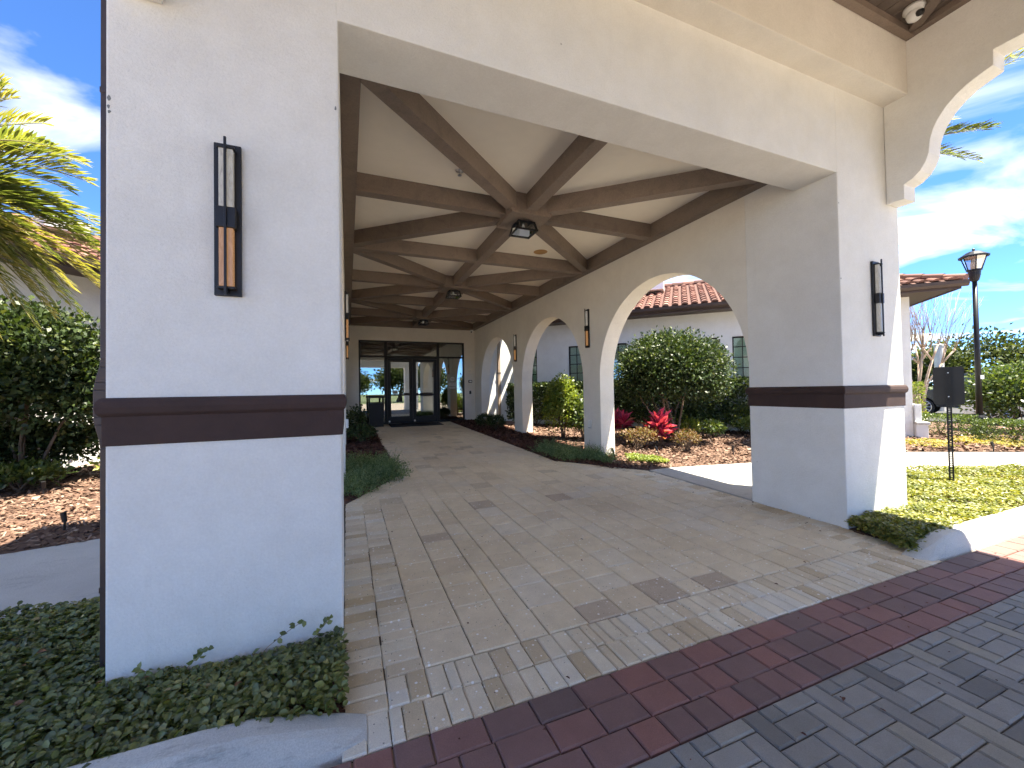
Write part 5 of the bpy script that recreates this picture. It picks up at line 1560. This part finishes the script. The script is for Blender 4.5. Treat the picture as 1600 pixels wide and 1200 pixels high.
# bare crape myrtle
g = np.random.default_rng(120)
t = thing('bare_tree', 'bare pale-barked pollarded tree right of the wing corner', 'tree', (20.4, 8.55, .2))
tk, tw_ = MB(), MB()
for k in range(7):
    a = 2 * math.pi * k / 7 + g.uniform(-.3, .3)
    p0 = Vector((20.4 + .08 * math.cos(a), 8.55 + .08 * math.sin(a), .1))
    p1 = Vector((20.4 + .28 * math.cos(a), 8.55 + .28 * math.sin(a), 1.5 + g.uniform(-.2, .2)))
    p2 = p1 + Vector((math.cos(a) * g.uniform(.2, .5), math.sin(a) * g.uniform(.2, .5), g.uniform(.7, 1.2)))
    tk.tube([p0, p0.lerp(p1, .5) + Vector((g.normal(0, .04), g.normal(0, .04), 0)), p1, p2], [.06, .052, .045, .038], 8)
    for q in range(3):
        a2 = a + g.normal(0, .8)
        p3 = p2 + Vector((math.cos(a2) * g.uniform(.1, .45), math.sin(a2) * g.uniform(.1, .45), g.uniform(.35, .9)))
        tk.tube([p2, p3], [.034, .028], 7)
        tk.lathe([(.02, -.04), (.046, 0), (.02, .05)], p3, 7)
        for r in range(7):
            a3 = a2 + g.normal(0, .9); sp = g.uniform(.15, .95); hh = g.uniform(1.2, 2.3)
            e = p3 + Vector((math.cos(a3) * sp, math.sin(a3) * sp, hh))
            mid = p3.lerp(e, .5) + Vector((g.normal(0, .06), g.normal(0, .06), .05))
            tw_.tube([p3, mid, e], [.0075, .0055, .002], 5)
            if r % 2:
                e2 = mid + (e - p3) * .35 + Vector((g.normal(0, .2), g.normal(0, .2), 0)); tw_.tube([mid, e2], [.006, .002], 4)
tk.build('trunk', MAT['pale_trunk'], t, smooth=True)
tw_.build('crown', MAT['twig'], t, smooth=True)
# parking and background trees
structure('car_park', MB().box(19.6, 70, -2, 40, .03, zg(8) + .02), MAT['asphalt'])
def far_tree(label, base, r_, z0, z1, mat, seed, n=2600, L=.22, group='trees beyond the car park', trunk=.10):
    return shrub('background_tree', label, 'tree', base, r_, r_, z0, z1, n, L, L * .6, LEAF[mat], seed, group, 'ball', 5, .6, .2, trunk, nclump=60, spread=.3)
for i, (x, y, r_, z1, mat, lab) in enumerate((
        (31.0, 14.6, 1.9, 3.3, 'far', 'green tree just right of the bare tree beyond the car park'),
        (31.5, 12.2, 1.6, 3.9, 'far', 'yellow-green tree above the black sign beyond the car park'),
        (34.0, 11.6, 2.4, 4.7, 'far', 'green tree between sign and lamp post beyond the car park'),
        (33.0, 9.0, 1.9, 4.1, 'far', 'green tree directly behind the lamp post beyond the car park'),
        (35.0, 7.2, 2.9, 5.2, 'olive', 'broad olive-grey tree right of the lamp post'),
        (33.5, 3.8, 2.7, 5.3, 'olive', 'olive-grey tree at the right frame edge'),
        (40.0, 16.5, 3.0, 4.6, 'far', 'far tree behind the bare tree'),
        (38.0, 20.5, 3.0, 5.0, 'far', 'far tree mostly hidden behind the wing'))):
    far_tree(lab, (x, y), r_, .3, z1, mat, 130 + i)
t = thing('utility_post', 'short grey concrete post above the black sign', 'post', (27.0, 10.45, .2))
MB().lathe([(.20, .1), (.17, 3.35), (.19, 3.36), (.19, 3.45), (.02, 3.5)], (27.0, 10.45, 0), 12).build('shaft', MAT['kerbc'], t)
MB().box(26.85, 27.15, 10.62, 10.90, 2.4, 2.46).build('clamp', MAT['brownmetal'], t)

# ------------------------------------------------------------------ parked cars
def car(label, loc, rz, paint, suv):
    t = thing('parked_car', label, 'car', (0, 0, 0), 'cars parked beyond the hedges')
    Lc, Wc = (4.75, 1.9) if suv else (4.55, 1.82)
    zb = .28; zt_ = 1.74 if suv else 1.45; zw_ = 1.08 if suv else .92
    h = Wc / 2
    low = [(-Lc / 2, zb + .2), (-Lc / 2 + .06, zb), (Lc / 2 - .1, zb), (Lc / 2, zb + .18), (Lc / 2 - .02, zw_ - .22), (Lc / 2 - .35, zw_ - .10), (Lc / 2 - 1.15, zw_), (-Lc / 2 + .25, zw_ + .02), (-Lc / 2 + .02, zw_ - .08)]
    # body with wheel arches cut from the lower edge
    wx = (-Lc / 2 + .88, Lc / 2 - .92); wr = .37 if suv else .335
    pts = [low[0], low[1]]
    for c in wx:
        for k in range(9):
            an = math.pi - math.pi * k / 8
            pts.append((c + (wr + .05) * math.cos(an), max(zb, .34 + (wr + .05) * math.sin(an))))
    pts += low[2:]
    MB().prism(pts, -h, h, 'y').build('body', paint, t, bevel=.03)
    cab_b = [(-Lc / 2 + (.12 if suv else .55), zw_ + .018), (Lc / 2 - 1.22, zw_ - .0)]
    cab_t = [(Lc / 2 - 2.0, zt_), (-Lc / 2 + (.42 if suv else 1.35), zt_ - .01)]
    n4 = cab_b + cab_t
    vs = [(x, -h + .05, z) for x, z in cab_b] + [(x, -h + .24, z) for x, z in cab_t] + [(x, h - .05, z) for x, z in cab_b] + [(x, h - .24, z) for x, z in cab_t]
    fs = [(0, 1, 2, 3), (7, 6, 5, 4), (0, 4, 5, 1), (1, 5, 6, 2), (2, 6, 7, 3), (3, 7, 4, 0)]
    cb = MB().add(vs, fs).build('cabin', paint, t, bevel=.05)
    for s in (-1, 1):
        def SP(fx, fz):
            xb = cab_b[0][0] * (1 - fx) + cab_b[1][0] * fx; xt = cab_t[1][0] * (1 - fx) + cab_t[0][0] * fx
            y = (h - .05) * (1 - fz) + (h - .24) * fz + .006
            z = (zw_ + .01) * (1 - fz) + zt_ * fz
            return (xb * (1 - fz) + xt * fz, s * y, z)
        for (a, b_) in ((.07, .36), (.40, .66), (.70, .93)):
            MB().add([SP(a, .12), SP(b_, .12), SP(b_, .86), SP(a, .86)], [(0, 1, 2, 3)]).build('side_window', MAT['carglass'], t)
        MB().box(Lc / 2 - 1.45, Lc / 2 - 1.28, min(s * (h + .0), s * (h + .16)), max(s * (h + .0), s * (h + .16)), zw_ + .02, zw_ + .14).build('mirror', paint, t, bevel=.02)
        MB().box(Lc / 2 - .42, Lc / 2 - .012, min(s * (h - .36), s * (h + .004)), max(s * (h - .36), s * (h + .004)), zw_ - .30, zw_ - .17).build('headlight', MAT['clearglass'], t, bevel=.03)
        MB().box(-Lc / 2 - .004, -Lc / 2 + .25, min(s * (h - .28), s * (h + .004)), max(s * (h - .28), s * (h + .004)), zw_ - .26, zw_ - .10).build('tail_light', m_plain('tail_red', (.35, .02, .02), .2), t, bevel=.02)
        for x in (-.45, .75):
            MB().box(x - .09, x + .09, min(s * (h + .001), s * (h + .025)), max(s * (h + .001), s * (h + .025)), zw_ - .16, zw_ - .13).build('door_handle', paint, t)
    wsh = [(cab_b[1][0] - .02, h - .14, zw_ + .06), (cab_t[0][0] + .07, h - .32, zt_ - .06)]
    (xa, ya, za), (xb, yb, zb2) = wsh
    off = .045
    MB().add([(xa + off, -ya, za), (xa + off, ya, za), (xb + off, yb, zb2), (xb + off, -yb, zb2)], [(0, 1, 2, 3)]).build('windscreen', MAT['carglass'], t)
    for c in wx:
        for s in (-1, 1):
            y0, y1 = (h - .22, h + .005) if s > 0 else (-h - .005, -h + .22)
            wl_ = MB().tube([(c, y0, .34), (c, y1, .34)], wr, 24).build('wheel', MAT['rubber'], t, bevel=.03)
            ry = y1 + .004 if s > 0 else y0 - .004
            rm = MB()
            rm.tube([(c, ry - s * .02, .34), (c, ry, .34)], .06, 12)
            for k in range(10):
                a = 2 * math.pi * k / 10
                rm.tube([(c + .05 * math.cos(a), ry, .34 + .05 * math.sin(a)), (c + (wr - .1) * math.cos(a), ry, .34 + (wr - .1) * math.sin(a))], [.022, .016], 5)
            rm.tube([(c + (wr - .09) * math.cos(a), ry, .34 + (wr - .09) * math.sin(a)) for a in np.linspace(0, 2 * math.pi, 25)], .016, 5, False)
            rm.build('rim', MAT['alloy'], wl_)
    t.location = loc; t.rotation_euler = (0, 0, rz)
    return t
car('dark SUV with alloy wheels parked behind the black sign', (24.6, 8.45, zg(8) + .02), R(105), MAT['carblack'], True)
car('white car half hidden by shrubs at the right edge', (21.2, 5.15, zg(6) + .05), R(103), MAT['carwhite'], False)

# ------------------------------------------------------------------ stake lights in the beds
SL = None
for (x, y, hh, lab) in ((-3.91, 7.66, .17, 'black garden stake light on the left mulch below the shrub'), (-2.76, 5.72, .20, 'black garden stake light leaning in the left shadow edge'),
                    (4.93, 6.72, .17, 'black stake light at the foot of the first right column'), (5.94, 6.59, .17, 'black stake light on sunlit mulch beside the lime patch'), (7.31, 5.97, .17, 'black stake light on sunlit mulch near the right pillar'),
                    (7.30, 7.55, .16, 'black stake light between the bronze shrubs'), (12.08, 5.34, .17, 'black stake light beyond the right pillar on mulch'), (12.57, 4.07, .17, 'black stake light in the yellow strip right of the sign'), (4.5, 7.25, .19, 'black stake light in the fern by the column')):
    z = zg(y)
    if SL is None:
        SL = thing('stake_light', lab, 'garden light', (x, y, z), 'black stake lights in the beds')
        MB().tube([(x, y, z - .05), (x, y, z + .15)], .011, 8).build('stake', MAT['black'], SL)
        MB().tube([(x, y, z + .11), (x + .008, y - .02, z + .21)], [.020, .026], 10).build('head', MAT['black'], SL, smooth=False)
    else:
        c = copy_tree(SL, (x, y, z), rnd.uniform(0, 6)); c['label'] = lab
        c.rotation_euler = (rnd.gauss(0, .12), rnd.gauss(0, .12), rnd.uniform(0, 6))

# ------------------------------------------------------------------ trees across the drive (seen mirrored in the doors)
proto = None
for i in range(11):
    x = -30 + i * 7.5 + rnd.uniform(-1.5, 1.5); y = -46 + rnd.uniform(-5, 5)
    if proto is None:
        proto = far_tree('tree across the drive, mirrored in the entrance glass', (x, y), 3.6, .6, 5.6, 'far', 160, 5200, .40, 'trees across the drive', .12)
        proto['label'] = 'green tree across the drive mirrored in the entrance glass'
    else:
        c = copy_tree(proto, (x, y, 0), rnd.uniform(0, 6)); s = rnd.uniform(.8, 1.2); c.scale = (s, s, s)
